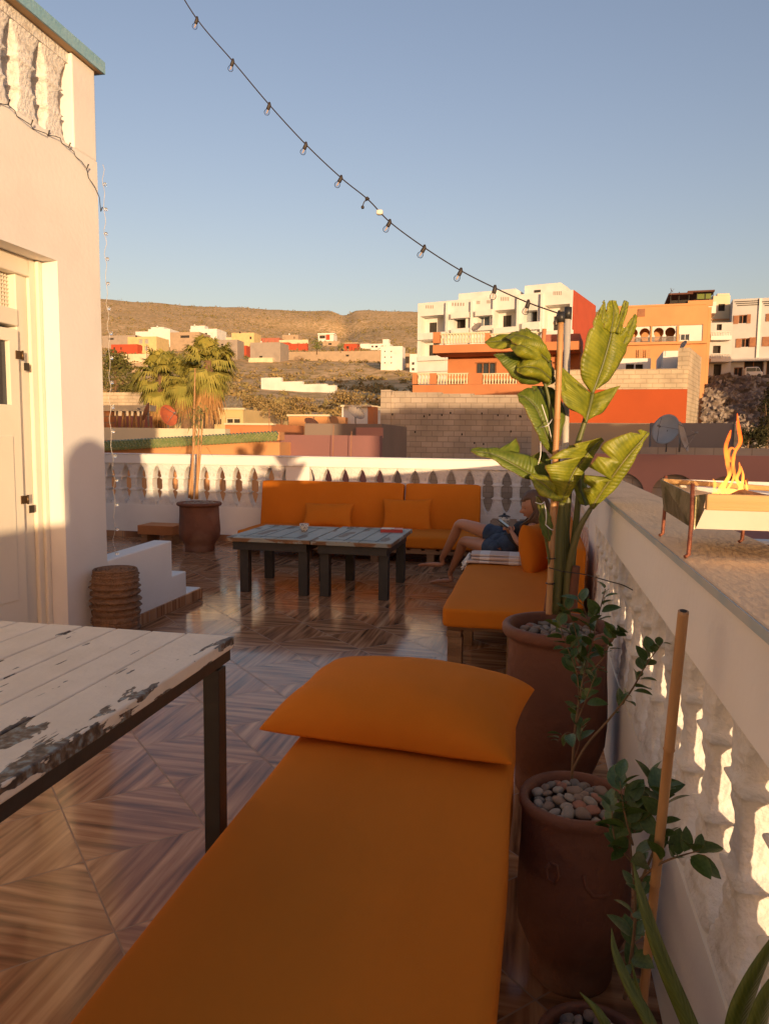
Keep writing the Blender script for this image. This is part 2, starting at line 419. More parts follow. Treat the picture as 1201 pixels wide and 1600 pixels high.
    l.new(mt('ADD', gm, mt('MULTIPLY', wv.outputs[0], .8)), bp.inputs['Height']); l.new(bp.outputs[0], b.inputs['Normal'])
    return m
M['tile'] = tilemat()
XR = .28                                                   # inner face of the right parapet
YF = 7.69                                                  # inner face of the far parapet
f = MB(); f.box(-8, XR+.2, -3.2, YF+.18, -.2, 0)
struct(f, 'floor', M['tile'])
f = MB(); f.box(-7.95, XR+.14, -3.15, YF+.14, -7.2, -.204)
tag(f.build('house_below', M['plaster'], loc=(0, 0, -7)), 'white lower storeys of the house that carry the tiled terrace', 'house')

# skirting tiles along the foot of the stair wall and the far wall are parts of those things
def baluster_mesh(name, zb, zt, pitch, depth, half_open, mat, seed):
    """ornate cast baluster: leafy foot and head that touch the neighbours, two collars round a narrow shaft"""
    mb = MB(); nz, nk = 44, 28; H = zt-zb
    def w(t):
        o = half_open*min(1, (max(0, sin(pi*max(0, min(1, (t-.05)/.9)))))**.55)
        ring = .024*(exp(-((t-.36)/.014)**2) + exp(-((t-.66)/.014)**2))
        return pitch/2+.001-o+ring, depth + .010*(exp(-((t-.36)/.025)**2) + exp(-((t-.66)/.025)**2)) + .012*(1-sin(pi*t)**.6)
    vs = []; fs = []
    for j in range(nz+1):
        t = j/nz; a, b = w(t)
        for k in range(nk):
            q = 2*pi*k/nk; cx, cy = cos(q), sin(q)
            e = .22
            px = a*(abs(cx)**e)*(1 if cx > 0 else -1); py = b*(abs(cy)**e)*(1 if cy > 0 else -1)
            nn = 0
            if .06 < t < .95 and abs(t-.36) > .03 and abs(t-.66) > .03:
                p = Vector((px*26, py*26, t*13+seed*5)); nn = noise.noise(p*1.3)*.006 + noise.noise(p*2.9)*.004
            py += nn*(1 if cy > 0 else -1)*(abs(cy)**.5); px += nn*.6*(1 if cx > 0 else -1)*(abs(cx)**.5) if .12 < t < .9 else 0
            vs.append((px, py, t*H))
    for j in range(nz):
        for k in range(nk):
            k2 = (k+1) % nk; fs.append((j*nk+k, j*nk+k2, (j+1)*nk+k2, (j+1)*nk+k))
    mb.add(vs, fs, True)
    o = mb.build(name, mat); return o
def place(o, parent, loc, rz=0, first=[None]):
    o.parent = parent; o.location = Vector(loc)-parent.location; o.rotation_euler = (0, 0, rz); return o
def rep(src, parent, loc, rz=0, sc_=None):
    c = src.copy(); col.objects.link(c); place(c, parent, loc, rz)
    if sc_: c.scale = sc_
    return c

# ------------------------------------------------------------------ far parapet
fp = thing('balustrade', 'white plaster balustrade across the far end of the terrace behind the sofa', 'balustrade', (-2.3, YF, 0))
PL, RL = .385, .855
b = MB(); b.box(-8, XR+.16, YF, YF+.16, 0, PL); b.build('plinth', M['plaster'], fp)
b = MB(); b.box(-8, XR+.16, YF-.012, YF+.172, RL, .955); b.box(-8, XR+.17, YF-.02, YF+.18, .955, .968)
bev(b.build('handrail', M['plaster'], fp), .006)
for (a, c) in ((-2.70, -2.43), (XR-.16, XR+.16)):
    b = MB(); b.box(a, c, YF+.004, YF+.156, PL, RL); b.build('pier', M['plaster'], fp)
b = MB(); b.box(-8, XR, YF-.012, YF-.001, .001, .07); b.build('skirting', M['tile'], fp)
bal = baluster_mesh('baluster', PL, RL, .195, .064, .062, M['plaster2'], 1)
xs = [-2.797-.195*i for i in range(12)] + [-2.33+.1935*i for i in range(13)]
for i, x in enumerate(xs):
    (place if i == 0 else rep)(bal, fp, (x, YF+.08, PL))
# ------------------------------------------------------------------ right parapet
rp = thing('balustrade', 'white balustrade with a broad flat stone handrail close on the right of the bench', 'balustrade', (XR+.05, 2, 0))
PY0, PY1, PYE = .38, 3.60, -3.2
b = MB(); b.box(XR, XR+.13, PYE, YF-.002, 0, .37); b.build('plinth', M['plaster'], rp)
s = MB(); s.add([(XR, PYE, .371), (XR, 3.6, .371), (XR+.035, 3.6, .40), (XR+.035, PYE, .40), (XR+.13, PYE, .371), (XR+.13, 3.6, .371)], [(0, 1, 2, 3), (3, 2, 5, 4), (0, 3, 4), (1, 5, 2)])
s.build('plinth_ledge', M['cream'], rp)
M['edgeblue'] = nmat('worn_blue_edge', (.45, .45, .42), .7, (.34, .40, .42), 9)
M['coping'] = nmat('worn_stone_coping', (.82, .57, .34), .85, (.74, .50, .29), 7, .15, 60, c3=(.46, .30, .18), scale3=5, pos3=(.62, .75), stretch=(1.6, .6, 1))
b = MB(); b.box(XR-.045, XR+.12, PYE, YF-.03, .83, .957); b.build('handrail', M['plaster'], rp)
b = MB(); b.box(XR-.052, XR+.135, PYE, YF-.03, .958, .970); bev(b.build('coping', M['coping'], rp), .003)
b = MB(); b.box(XR-.0545, XR-.0525, PYE, YF-.03, .957, .969); b.build('coping_edge', M['edgeblue'], rp)
b = MB(); b.box(XR+.001, XR+.11, 3.60, 4.0, .372, .829); bev(b.build('pier', M['plaster'], rp), .012)
bal2 = baluster_mesh('baluster', .385, .83, .188, .044, .070, M['plaster2'], 4)
k = 0
y = 3.51
while y > -3.1:
    (place if k == 0 else rep)(bal2, rp, (XR+.055, y, .385), pi/2); y -= .188; k += 1
y = 4.09
while y < YF-.1:
    rep(bal2, rp, (XR+.055, y, .385), pi/2); y += .188

# ------------------------------------------------------------------ house on the left
XH = -2.36; YC = 3.70
hs = thing('house', 'white plastered house with a balustraded roof edge and doorway left of the terrace', 'house', (XH, YC-1, 0))
Mh = fr(V(XH, 0, 0), V(0, 1, 0), V(1, 0, 0), V(0, 0, 1))        # local: u = world Y, n = +X
DY0, DY1, DZ = 2.28, 3.335, 2.02
b = MB(); holed(b, Mh, -3.2, YC, 0, 2.62, [(DY0, DY1, -.1, DZ)], -.22, 0)
b.box(XH-3.5, XH-.22, YC-.2, YC, 0, 2.62); b.box(XH-5.6, XH-3.5, 3.0, YC, 0, 2.62)
b.box(XH-5.6, XH-.22, -3.2, -3.0, 0, 2.62); b.box(XH-5.6, XH-5.4, -3.0, 3.0, 0, 2.62); b.box(XH-5.6, XH-.001, -3.2, YC-.001, 2.56, 2.619)
b.build('wall', M['plaster'], hs)
b = MB(); b.box(XH-.17, XH-.02, -3.2, YC-.18, 3.03, 3.085); b.box(XH-3.5, XH-.17, YC-.17, YC-.02, 3.03, 3.085); b.build('top_rail', M['plaster2'], hs)
b = MB(); b.box(XH-.155, XH-.0005, YC-.20, YC-.0005, 2.6205, 3.085); bev(b.build('corner_post', M['plaster'], hs), .008)
b = MB(); b.box(XH-.22, XH+.026, -3.2, YC+.032, 3.086, 3.135); b.box(XH-3.5, XH-.22, YC-.24, YC+.032, 3.086, 3.135)
cpo = b.build('coping', nmat('ochre_soffit', (.55, .38, .22), .85, (.46, .31, .17), 5, .1, 40), hs)
b = MB(); b.box(XH+.0265, XH+.036, -3.2, YC+.042, 3.084, 3.145); b.box(XH-3.5, XH+.0263, YC+.0325, YC+.042, 3.084, 3.145); b.box(XH-.22, XH+.0263, -3.2, YC+.0323, 3.136, 3.145); b.build('blue_edge', M['bluepaint'], cpo)
bal3 = baluster_mesh('baluster', 2.60, 3.03, .2, .055, .052, M['plaster2'], 9)
for i in range(9): (place if i == 0 else rep)(bal3, hs, (XH-.09, YC-.31-.2*i, 2.60), pi/2)
for i in range(10): rep(bal3, hs, (XH-.31-.2*i, YC-.09, 2.60))
# door: frame, transom with fretwork, leaf standing ajar, hinges
fb = MB()
def hb(mb, y0, y1, z0, z1, d0, d1): mb.box(XH+d0, XH+d1, y0, y1, z0, z1)
hb(fb, DY1-.07, DY1-.002, 0, DZ-.002, -.15, -.105); hb(fb, DY1-.15, DY1-.07, 0, DZ-.09, -.19, -.125); hb(fb, DY1-.035, DY1-.003, 0, DZ-.003, -.105, -.085)
hb(fb, DY0+.002, DY0+.1, 0, DZ-.002, -.19, -.12); hb(fb, DY0+.1, DY1-.07, DZ-.09, DZ-.002, -.17, -.105)
hb(fb, DY0+.1, DY1-.15, DZ-.34, DZ-.26, -.19, -.115)
df = bev(fb.build('door_frame', M['cream'], hs), .006, 3)
lat = MB()
for i in range(44): yy = DY0+.1+(DY1-DY0-.25)*i/44; hb(lat, yy, yy+.007, DZ-.259, DZ-.091, -.17, -.165)
for i in range(9): zz = DZ-.255+.165*i/9; hb(lat, DY0+.1, DY1-.15, zz, zz+.006, -.164, -.16)
lat.build('transom_lattice', M['cream'], df)
b = MB(); hb(b, DY0+.1, DY1-.15, DZ-.259, DZ-.091, -.18, -.175); b.build('transom_backing', nmat('ochre_glass', (.45, .33, .16), .4), df)
dl = thing('x', None, None, (0, 0, 0)); bpy.data.objects.remove(dl)
lf = MB()
LY0, LY1 = DY0+.16, DY1-.175
Ld = fr(V(XH-.10, LY1, 0), V(-.10, -.995, 0).normalized(), V(.995, -.10, 0).normalized(), V(0, 0, 1))   # u runs from hinge
WL = LY1-LY0
holed(lf, Ld, 0, WL, .02, DZ-.36, [(.058, WL-.1, 1.30, DZ-.42)], -.04, 0)
lf.box(.058, WL-.1, 0, .006, .35, 1.15, Ld)
door = bev(lf.build('door', M['cream'], hs), .005)
b = MB(); b.box(.058, WL-.1, -.03, -.024, 1.30, DZ-.42, Ld); b.build('pane', M['glass'], door)
for z in (.82, 1.52):
    h = MB(); h.box(-.016, .022, .001, .006, z, z+.04, Ld); h.tube([Ld @ V(-.018, .007, z-.003), Ld @ V(-.018, .007, z+.043)], .005)
    h.build('hinge', nmat('old_brass', (.16, .10, .05), .4, metal=.8), door)
    h = MB(); h.box(-.066, -.036, -.006, 0, z-.05, z-.012, Ld); h.build('hinge', nmat('old_steel', (.10, .08, .06), .45, metal=.8), df)
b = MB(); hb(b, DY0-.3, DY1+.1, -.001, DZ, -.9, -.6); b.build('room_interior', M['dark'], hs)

# fairy-light wires on the house
fl = MB(); pts = []
for i in range(60):
    t = i/59; y = 1.6+t*(YC+.02-1.6); z = 2.615-.03*abs(sin(t*19))-.12*max(0, (t-.88)/.12)**2*2
    pts.append(V(XH+.012+.01*sin(i*2.1), y, z))
fl.tube(pts, .0020, 5)
fo = fl.build('light_string', M['black'], loc=pts[0]); tag(fo, 'thin dark fairy light wire looped along the ledge of the white house', 'light string')
for i in range(3, 60, 4): b = MB(); b.tube([pts[i], pts[i]+V(.008, .004, .024)], [.0022, .0036], 6); b.build('bulb', M['black'], fo)
M['clear'] = nmat('clear_glass', (.85, .88, .9), .05)
_b = M['clear'].node_tree.nodes['Principled BSDF']; _b.inputs['Transmission Weight'].default_value = .85; _b.inputs['IOR'].default_value = 1.3
cx = MB(); cp = []
for i in range(80):
    t = i/79; q = onx(152+8*t, 250+620*t, XH+.02); cp.append(V(XH+.015+.006*sin(i*1.3), YC+.030+.004*sin(i*1.7)+.028*t+.012*t*sin(t*17), q.z))
cx.tube(cp, .0014, 5)
cs = cx.build('light_string', nmat('clear_wire', (.55, .5, .45), .3), loc=cp[0]); tag(cs, 'clear wire with small glass bulbs hanging down the corner of the house', 'light string')
for i in range(4, 80, 5):
    o = MB(); o.rbox(cp[i]+V(.012, 0, 0), .0085, .0085, .010, .008, 4); o.build('bulb', M['clear'], cs)

# ------------------------------------------------------------------ stepped side wall and stair
st = thing('stair', 'white plastered steps going down to the terrace beside the woven stool', 'stairs', (XH-.3, 4.4, 0))
b = MB()
prof = [(YC, 0), (4.87, 0), (4.87, .075), (4.65, .075), (4.65, .23), (4.452, .23), (4.452, .47), (YC, .455)]
def extr(mb, prof, x0, x1):
    n = len(prof); mb.add([(x0, p[0], p[1]) for p in prof] + [(x1, p[0], p[1]) for p in prof],
        [list(range(n)), list(range(n, 2*n))[::-1]] + [(i, (i+1) % n, n+(i+1) % n, n+i) for i in range(n)])
extr(b, prof, XH-.13, XH+.0)
bev(b.build('side_wall', M['plaster'], st), .008)
b = MB(); b.box(XH-1.3, XH-.131, YC+.001, 4.38, .001, .15); b.box(XH-1.3, XH-.131, 4.38, 4.62, .001, .075)
b.build('tread', M['tile'], st)
b = MB(); b.box(XH+.001, XH+.014, YC-.02, 4.872, .001, .07); b.build('skirting', M['tile'], st)

# ------------------------------------------------------------------ woven stool
sx, sy = XH+.148, 3.54
pf = MB(); pr_ = []
nl = 13; Hs = .43
for i in range(nl*6+1):
    t = i/(nl*6); ph = (i % 6)/6*2*pi
    pr_.append((.120+.008*sin(ph-1.2)+.006*sin(i*.9)+.004*sin(i*2.3), .0+Hs*t))
pf.lathe(pr_ + [(.08, Hs+.008), (.0, Hs+.006)], (sx, sy, 0), 48, lambda w, z: .06*noise.noise(Vector((cos(w)*2.5, sin(w)*2.5, z*30)))+.02*sin(w*34+z*60))
so_ = pf.build('stool', M['rattan'], loc=(sx, sy, 0)); tag(so_, 'round coiled palm fibre stool standing against the white wall', 'stool')
b = MB()
for j in range(5): b.tube([V(sx+.118*cos(w)*(j+1)/5.4, sy+.118*sin(w)*(j+1)/5.4, Hs+.008) for w in [2*pi*q/30 for q in range(31)]], .007, 5, False)
b.build('seat_coil', M['rattan'], so_)

# ------------------------------------------------------------------ near table
def peelmat():
    m = nmat('peeling_white_paint', (.74, .635, .51), .6, (.68, .575, .45), 12, .15, 70)
    n = m.node_tree.nodes; l = m.node_tree.links; b = n['Principled BSDF']
    src = b.inputs['Base Color'].links[0].from_socket
    tc = n.new('ShaderNodeTexCoord'); sp = n.new('ShaderNodeSeparateXYZ'); l.new(tc.outputs['Object'], sp.inputs[0])
    mp = n.new('ShaderNodeMapping'); mp.inputs['Scale'].default_value = (1.0, .28, 1.0); l.new(tc.outputs['Object'], mp.inputs[0])
    def nz(s, d, vec): 
        t = n.new('ShaderNodeTexNoise'); t.inputs['Scale'].default_value = s; t.inputs['Detail'].default_value = d; l.new(vec, t.inputs[0]); return t.outputs[0]
    def mt(op, a, c=None):
        k = n.new('ShaderNodeMath'); k.operation = op
        for i, v in enumerate((a, c)):
            if v is None: continue
            if isinstance(v, (int, float)): k.inputs[i].default_value = v
            else: l.new(v, k.inputs[i])
        return k.outputs[0]
    # wear: strongest at the right-hand edge (x=0 in object space), chips along the grain elsewhere
    edge = mt('MINIMUM', mt('MULTIPLY', mt('MAXIMUM', mt('ADD', sp.outputs['X'], .050), 0.), 5.2), .165)
    # one big chipped patch
    dx = mt('SUBTRACT', sp.outputs['X'], -.085); dy = mt('SUBTRACT', sp.outputs['Y'], -.545)
    dd = mt('ADD', mt('ADD', mt('MULTIPLY', mt('MULTIPLY', dx, dx), 420.), mt('MULTIPLY', mt('MULTIPLY', dy, dy), 120.)), mt('MULTIPLY', mt('SUBTRACT', nz(9, 8, tc.outputs['Object']), .5), 2.6))
    patch = mt('MULTIPLY', mt('MAXIMUM', mt('SUBTRACT', 1., dd), 0.), .26)
    mp2 = n.new('ShaderNodeMapping'); mp2.inputs['Scale'].default_value = (1.0, .05, 1.0); l.new(tc.outputs['Object'], mp2.inputs[0])
    crack = mt('MULTIPLY', mt('MAXIMUM', mt('SUBTRACT', nz(90, 4, mp2.outputs[0]), .60), 0.), 1.1)
    v = mt('ADD', mt('ADD', mt('ADD', nz(34, 12, mp.outputs[0]), edge), patch), crack)
    r = n.new('ShaderNodeValToRGB'); e = r.color_ramp.elements; e[0].position = .672; e[1].position = .680; l.new(v, r.inputs[0])
    und = n.new('ShaderNodeValToRGB'); e2 = und.color_ramp.elements; e2[0].position = .38; e2[1].position = .62
    e2[0].color = (.045, .03, .022, 1); e2[1].color = (.20, .24, .24, 1); k = e2.new(.5); k.color = (.13, .085, .055, 1); l.new(nz(70, 8, tc.outputs['Object']), und.inputs[0])
    mx = n.new('ShaderNodeMix'); mx.data_type = 'RGBA'; l.new(r.outputs[0], mx.inputs[0]); l.new(src, mx.inputs[6]); l.new(und.outputs[0], mx.inputs[7])
    l.new(mx.outputs[2], b.inputs['Base Color'])
    bp = n.new('ShaderNodeBump'); bp.invert = True; bp.inputs['Strength'].default_value = .9; bp.inputs['Distance'].default_value = .002
    l.new(r.outputs[0], bp.inputs['Height']); old = b.inputs['Normal'].links[0].from_socket; l.new(old, bp.inputs['Normal']); l.new(bp.outputs[0], b.inputs['Normal'])
    return m
M['peel'] = peelmat()
TX, TY, TZ = -.592, 1.372, .75
tb_ = thing('table', 'table with a chipped white plank top and black metal legs beside the near bench', 'table', (TX, TY, TZ))
b = MB(); x = TX; wds = [.105, .078, .082, .078, .08, .078, .08, .08, .08]
for i, w_ in enumerate(wds):
    b.box(x-w_+.0025, x, TY-1.9, TY+random.uniform(-.004, .003), TZ-.024, TZ-random.uniform(0, .0012)); x -= w_
XT0 = x
bev(b.build('tabletop', M['peel'], tb_), .003, 2)
b = MB(); b.box(TX-.020, TX-.004, TY-1.88, TY-.012, TZ-.047, TZ-.0245); b.box(XT0+.02, TX-.02, TY-.04, TY-.012, TZ-.054, TZ-.0245); b.box(XT0+.004, XT0+.02, TY-1.88, TY-.012, TZ-.054, TZ-.0245)
b.build('frame', M['black'], tb_)
for (lx, ly) in ((-0.6182, 1.33), (XT0+.03, TY-.115), (TX-.045, TY-1.8), (XT0+.03, TY-1.8)):
    b = MB(); b.box(lx-.016, lx+.018, ly-.018, ly+.018, 0, TZ-.055); bev(b.build('leg', M['black'], tb_), .002)

# ------------------------------------------------------------------ bench in front with pillow
def pallet(parent, x0, x1, y0, y1, z0, z1, along='X', name='pallet', legs=True):
    b = MB(); n_ = max(3, int((y1-y0 if along == 'X' else x1-x0)/.13))
    for i in range(n_):
        t0 = (i+.12)/n_; t1 = (i+.88)/n_
        if along == 'X': b.box(x0, x1, y0+(y1-y0)*t0, y0+(y1-y0)*t1, z1-.018, z1)
        else: b.box(x0+(x1-x0)*t0, x0+(x1-x0)*t1, y0, y1, z1-.018, z1)
    for k in range(3):
        if along == 'X': xx = x0+(x1-x0-.07)*k/2; b.box(xx, xx+.07, y0, y1, z1-.05, z1-.0185)
        else: yy = y0+(y1-y0-.07)*k/2; b.box(x0, x1, yy, yy+.07, z1-.05, z1-.0185)
    bev(b.build(name, M['pallet'], parent), .002)
    for ix in range(3):
        for iy in range(3):
            xx = x0+(x1-x0-.08)*ix/2; yy = y0+(y1-y0-.08)*iy/2; b = MB()
            b.box(xx+.005, xx+.075, yy+.005, yy+.075, z0, z1-.0505); bev(b.build('pallet_block', M['pallet'], parent), .002)
bn = thing('bench', 'pallet bench with a long orange mattress reaching towards the viewer', 'bench', (-.3, 1, 0))
pallet(bn, -.53, -.05, -.35, 1.93, 0, .30)
b = MB(); b.rbox((-.295, .80, .362), .265, 1.16, .058, .020, 26, puff=.008, nz=.004, seed=3)
mt_ = sub(b.build('mattress', M['orange'], bn))
# pillow
c0 = (onz(420, 1137, .47)+onz(805, 1190, .47)+onz(825, 1085, .47)+onz(505, 1045, .47))/4
pm = Matrix.Translation(V(-.312, 1.826, .456)) @ Matrix.Rotation(radians(-5.5), 4, 'Z') @ Matrix.Rotation(radians(1.5), 4, 'X')
b = MB(); b.pillow(.305, .236, .105, pm, 44, seed=2.2, pinch=.06, wr=.0045, under=.34)
po = sub(b.build('pillow', M['orange'], loc=(-.305, 1.85, .51))); tag(po, 'plump orange pillow lying on the far end of the nearest mattress', 'pillow', 'loose orange pillows')

# unseen blocker added behind the viewer; its shadow climbs the corner of the house
ps = thing('shadow_caster', 'unseen rounded shape added behind the near bench to throw a shadow on the house', 'shadow_caster', V(.02, -1.0, 0))
b = MB(); b.lathe([(.17, 0), (.17, .05), (.03, .07), (.022, .09), (.022, .40)], (.02, -1, 0), 24); b.build('stand', M['black'], ps)
b = MB(); b.lathe([(.03, .38), (.07, .40), (.085, .5), (.105, .9), (.11, 1.15), (.10, 1.27), (.07, 1.34), (.02, 1.38), (0, 1.385)], (.02, -1, 0), 32, lambda w, z: .05*sin(w*8)); b.build('cover', M['plaster'], ps)

# ------------------------------------------------------------------ surroundings
C = {}
def wallmat(nm, c, rough=.9, dirt=.75):
    if nm not in C: C[nm] = nmat(nm, c, rough, tuple(k*.9 for k in c), .9, .12, 12, c3=tuple(k*dirt for k in c), scale3=.5, pos3=(.52, .8))
    return C[nm]
WHT = wallmat('whitewash', (.72, .69, .64)); CRM = wallmat('cream_render', (.66, .56, .38)); YEL = wallmat('yellow_render', (.62, .46, .22))
ORG = wallmat('orange_render', (.52, .20, .08)); RED = wallmat('red_render', (.42, .07, .028), dirt=.9); TAN = wallmat('tan_render', (.40, .29, .19))
GRY = wallmat('grey_cement', (.33, .27, .22)); PNK = wallmat('pink_render', (.46, .22, .17)); DRD = wallmat('brick_red_render', (.40, .135, .085)); HOT = wallmat('apricot_render', (.60, .29, .12))
BLK = brickmat('concrete_block', (.42, .34, .27), (.36, .29, .22), (.27, .21, .16), .30, .15, .008)
BLK2 = brickmat('sand_block', (.50, .40, .28), (.46, .36, .25), (.38, .30, .2), .42, .17, .016)
BRK = brickmat('orange_brick', (.48, .20, .08), (.42, .16, .06), (.30, .18, .10), .3, .2, .02)
WOOD = nmat('brown_shutter', (.30, .12, .045), .6, (.24, .09, .035), 6)

def bld(name, label, cat, F, rect, depth, mat, holes=(), group=None, thick=.22, drop=0., pane=None, frame=None, roofbox=(), trims=(), name_pane='window'):
    """box building on facade F. rect and holes in photo pixels; drop lengthens it down to the ground"""
    u0, u1, z0, z1 = F.rect(*rect); z0 -= drop
    hz = [F.rect(*h) for h in holes]
    base = F.M @ V((u0+u1)/2, -depth/2, z0)
    t = thing(name, label, cat, base, group)
    b = MB()
    if hz:
        holed(b, F.M, u0, u1, z0, z1, hz, -thick, 0); b.box(u0, u1, -depth, -thick, z0, z1, F.M)
    else: b.box(u0, u1, -depth, 0, z0, z1, F.M)
    w = b.build('wall', mat, t)
    for h in hz:
        b = MB(); b.box(h[0], h[1], -thick+.004, -thick+.02, h[2], h[3], F.M); wo = b.build(name_pane, pane or M['dark'], t)
        if frame:
            b = MB(); e = .05; q = -thick*.45
            b.box(h[0]+.003, h[0]+e, q-.04, q, h[2]+.003, h[3]-.003, F.M); b.box(h[1]-e, h[1]-.003, q-.04, q, h[2]+.003, h[3]-.003, F.M); b.box((h[0]+h[1])/2-.025, (h[0]+h[1])/2+.025, q-.04, q, h[2]+.003, h[3]-.003, F.M)
            b.box(h[0]+e, h[1]-e, q-.035, q-.001, h[3]-e, h[3]-.003, F.M); b.build('window_frame', frame, wo)
    if roofbox:
        for (r_, d0, d1) in roofbox:
            b = MB(); F.box(b, *r_, d0, d1); b.build('roof_room', mat, t)
    for (nm, r_, d0, d1, m_) in trims:
        b = MB(); F.box(b, *r_, d0, d1); b.build(nm, m_, t)
    return t

def rail(F, parent, px0, px1, py0, py1, d, mat, n, name='balustrade'):
    """small cast balustrade between a base and a top rail"""
    u0, u1, z0, z1 = F.rect(px0, px1, py0, py1, d); H = z1-z0; b = MB()
    b.box(u0, u1, d-.14, d+.02, z1-.10*H, z1, F.M)
    for i in range(n):
        u = u0+(u1-u0)*(i+.5)/n; w = (u1-u0)/n*.5
        pr = [(w*.75, 0), (w*.75, .08*H), (w*.45, .12*H), (w*.85, .38*H), (w*.35, .60*H), (w*.4, .72*H), (w*.75, .80*H), (w*.75, .9*H)]
        b.lathe(pr, F.M @ V(u, d-.06, z0), 8)
    return b.build(name, mat, parent)

def dish(name, label, px, py, Y, rpx, tilt, turn, mat, group='satellite dishes on the roofs', polepx=10, squash=1.):
    p = at(px, py, Y); k = (p-EYE).dot(fw)/FPX; R = rpx*k
    t = thing(name, label, 'satellite dish', p-V(0, 0, polepx*k), group)
    d = Vector((sin(turn)*cos(tilt), -cos(turn)*cos(tilt), sin(tilt))).normalized()      # facing direction
    Mx = d.to_track_quat('Z', 'Y').to_matrix().to_4x4(); Mx.translation = p
    b = MB(); pr = []
    n = 10
    for i in range(n+1): r = R*i/n; pr.append((max(r, 0), .22*R*(i/n)**2))
    for i in range(n, -1, -1): r = R*i/n*1.0; pr.append((max(r-.002, 0), .22*R*(i/n)**2-.02*R))
    b.lathe(pr, (0, 0, 0), 32); b.v = [Mx @ q for q in b.v]; b.build('reflector', mat, t)
    b = MB(); f_ = Mx @ V(0, 0, R*.95)
    for w in (0, 2.1, 4.2): b.tube([Mx @ V(R*.93*cos(w), R*.93*sin(w), .2*R), f_], R*.018, 5)
    b.tube([Mx @ V(0, 0, R*.85), Mx @ V(0, 0, R*1.08)], R*.07, 8); b.build('receiver_arm', M['steel'], t)
    b = MB(); b.tube([Mx @ V(0, 0, -.02*R), p-V(0, -.12*R, polepx*k)], R*.06, 6); b.tube([p-V(0, -.12*R, 0), p-V(0, -.12*R, polepx*k)], R*.05, 6); b.build('mast', M['steel'], t)
    return t
M['steel'] = nmat('grey_steel', (.30, .28, .26), .5, (.2, .17, .15), 9, metal=.4)
M['dishgrey'] = nmat('weathered_grey_dish', (.36, .30, .25), .6, (.28, .23, .19), 5, c3=(.22, .13, .08), scale3=4)
M['dishred'] = nmat('rusty_red_dish', (.42, .10, .035), .7, (.34, .08, .03), 8); M['dishbrown'] = nmat('rusty_brown_dish', (.42, .20, .09), .7, (.34, .15, .07), 8)

# --- neighbour just beyond the far parapet: apricot wall with green tile coping
Y1 = 11.5
F1 = Face(435, 700, Y1, radians(4))
t = bld('house', 'low apricot neighbour house with a slanting green tile coping beyond the balustrade', 'house', F1, (100, 437, 689, 760), 2.4, HOT, drop=4)
def tilestrip():
    b = MB(); ua, za = F1.uz(100, 694); ub, zb = F1.uz(437, 675); n = 64
    ul, zl = F1.uz(100, 706); ur, zr = F1.uz(437, 686)
    for row in range(4):
        for i in range(n):
            u = ua+(ub-ua)*(i+(.5 if row % 2 else 0))/n; w = (ub-ua)/n*.52
            tt = (u-ua)/(ub-ua); zt = za+(zb-za)*tt; zc = zl+(zr-zl)*tt
            f0, f1 = row/4, (row+1.12)/4
            p0 = V(u, .02+.13*(1-f0)*0+.0+.24*f0*.4, zt+(zc-zt)*f0); p1 = V(u, .05+.24*f1*.45, zt+(zc-zt)*f1)
            b.tube([F1.M @ p0, F1.M @ p1], [w*.95, w*1.05], 6)
    o = b.build('tile_coping', nmat('green_glazed_tile', (.16, .20, .07), .35, (.24, .25, .10), 14, c3=(.34, .28, .13), scale3=30, pos3=(.6, .7)), t)
    # backing wedge
    b = MB(); ps = [(ua, za), (ub, zb), (ur, zr-.02), (ul, zl-.02)]
    b.add([F1.M @ V(u, n_, z) for n_ in (-.3, .015) for u, z in ps], [(0, 1, 2, 3), (7, 6, 5, 4), (0, 4, 5, 1), (3, 2, 6, 7), (0, 3, 7, 4), (1, 5, 6, 2)]); b.build('coping_core', HOT, t)
tilestrip()
bld('wall', 'cream parapet wall behind the green tile coping on the left', 'wall', Face(350, 668, 14.5), (100, 352, 669, 700), .25, CRM, drop=5)
bld('house', 'small flat roofed terracotta outbuilding right behind the green tile coping', 'house', Face(425, 670, 17), (352, 424, 662, 700), 2.5, ORG, drop=6, trims=(('roof_slab', (350, 427, 661, 664), -.1, .08, CRM),))
bld('house', 'pale yellow flat roofed house with two wide dark windows behind the palms', 'house', Face(380, 650, 31), (270, 380, 639, 690), 6, YEL, holes=((330, 346, 653, 663), (352, 375, 653, 663)), drop=6, frame=CRM, trims=(('cornice', (268, 381, 637, 640), -.1, .12, CRM),))
# fence rods on that roof
b = MB(); Fy = Face(380, 650, 31)
for i in range(26): F_ = 332+46*i/25; Fy.box(b, F_-.35, F_+.35, 626-3*(i % 3), 637.5, -1.2, -1.15)
Fy.box(b, 332, 378, 631, 631.8, -1.2, -1.17); tag(b.build('fence', M['steel'], loc=Fy.P), 'thin wire fence standing on the roof of the pale yellow house', 'fence')
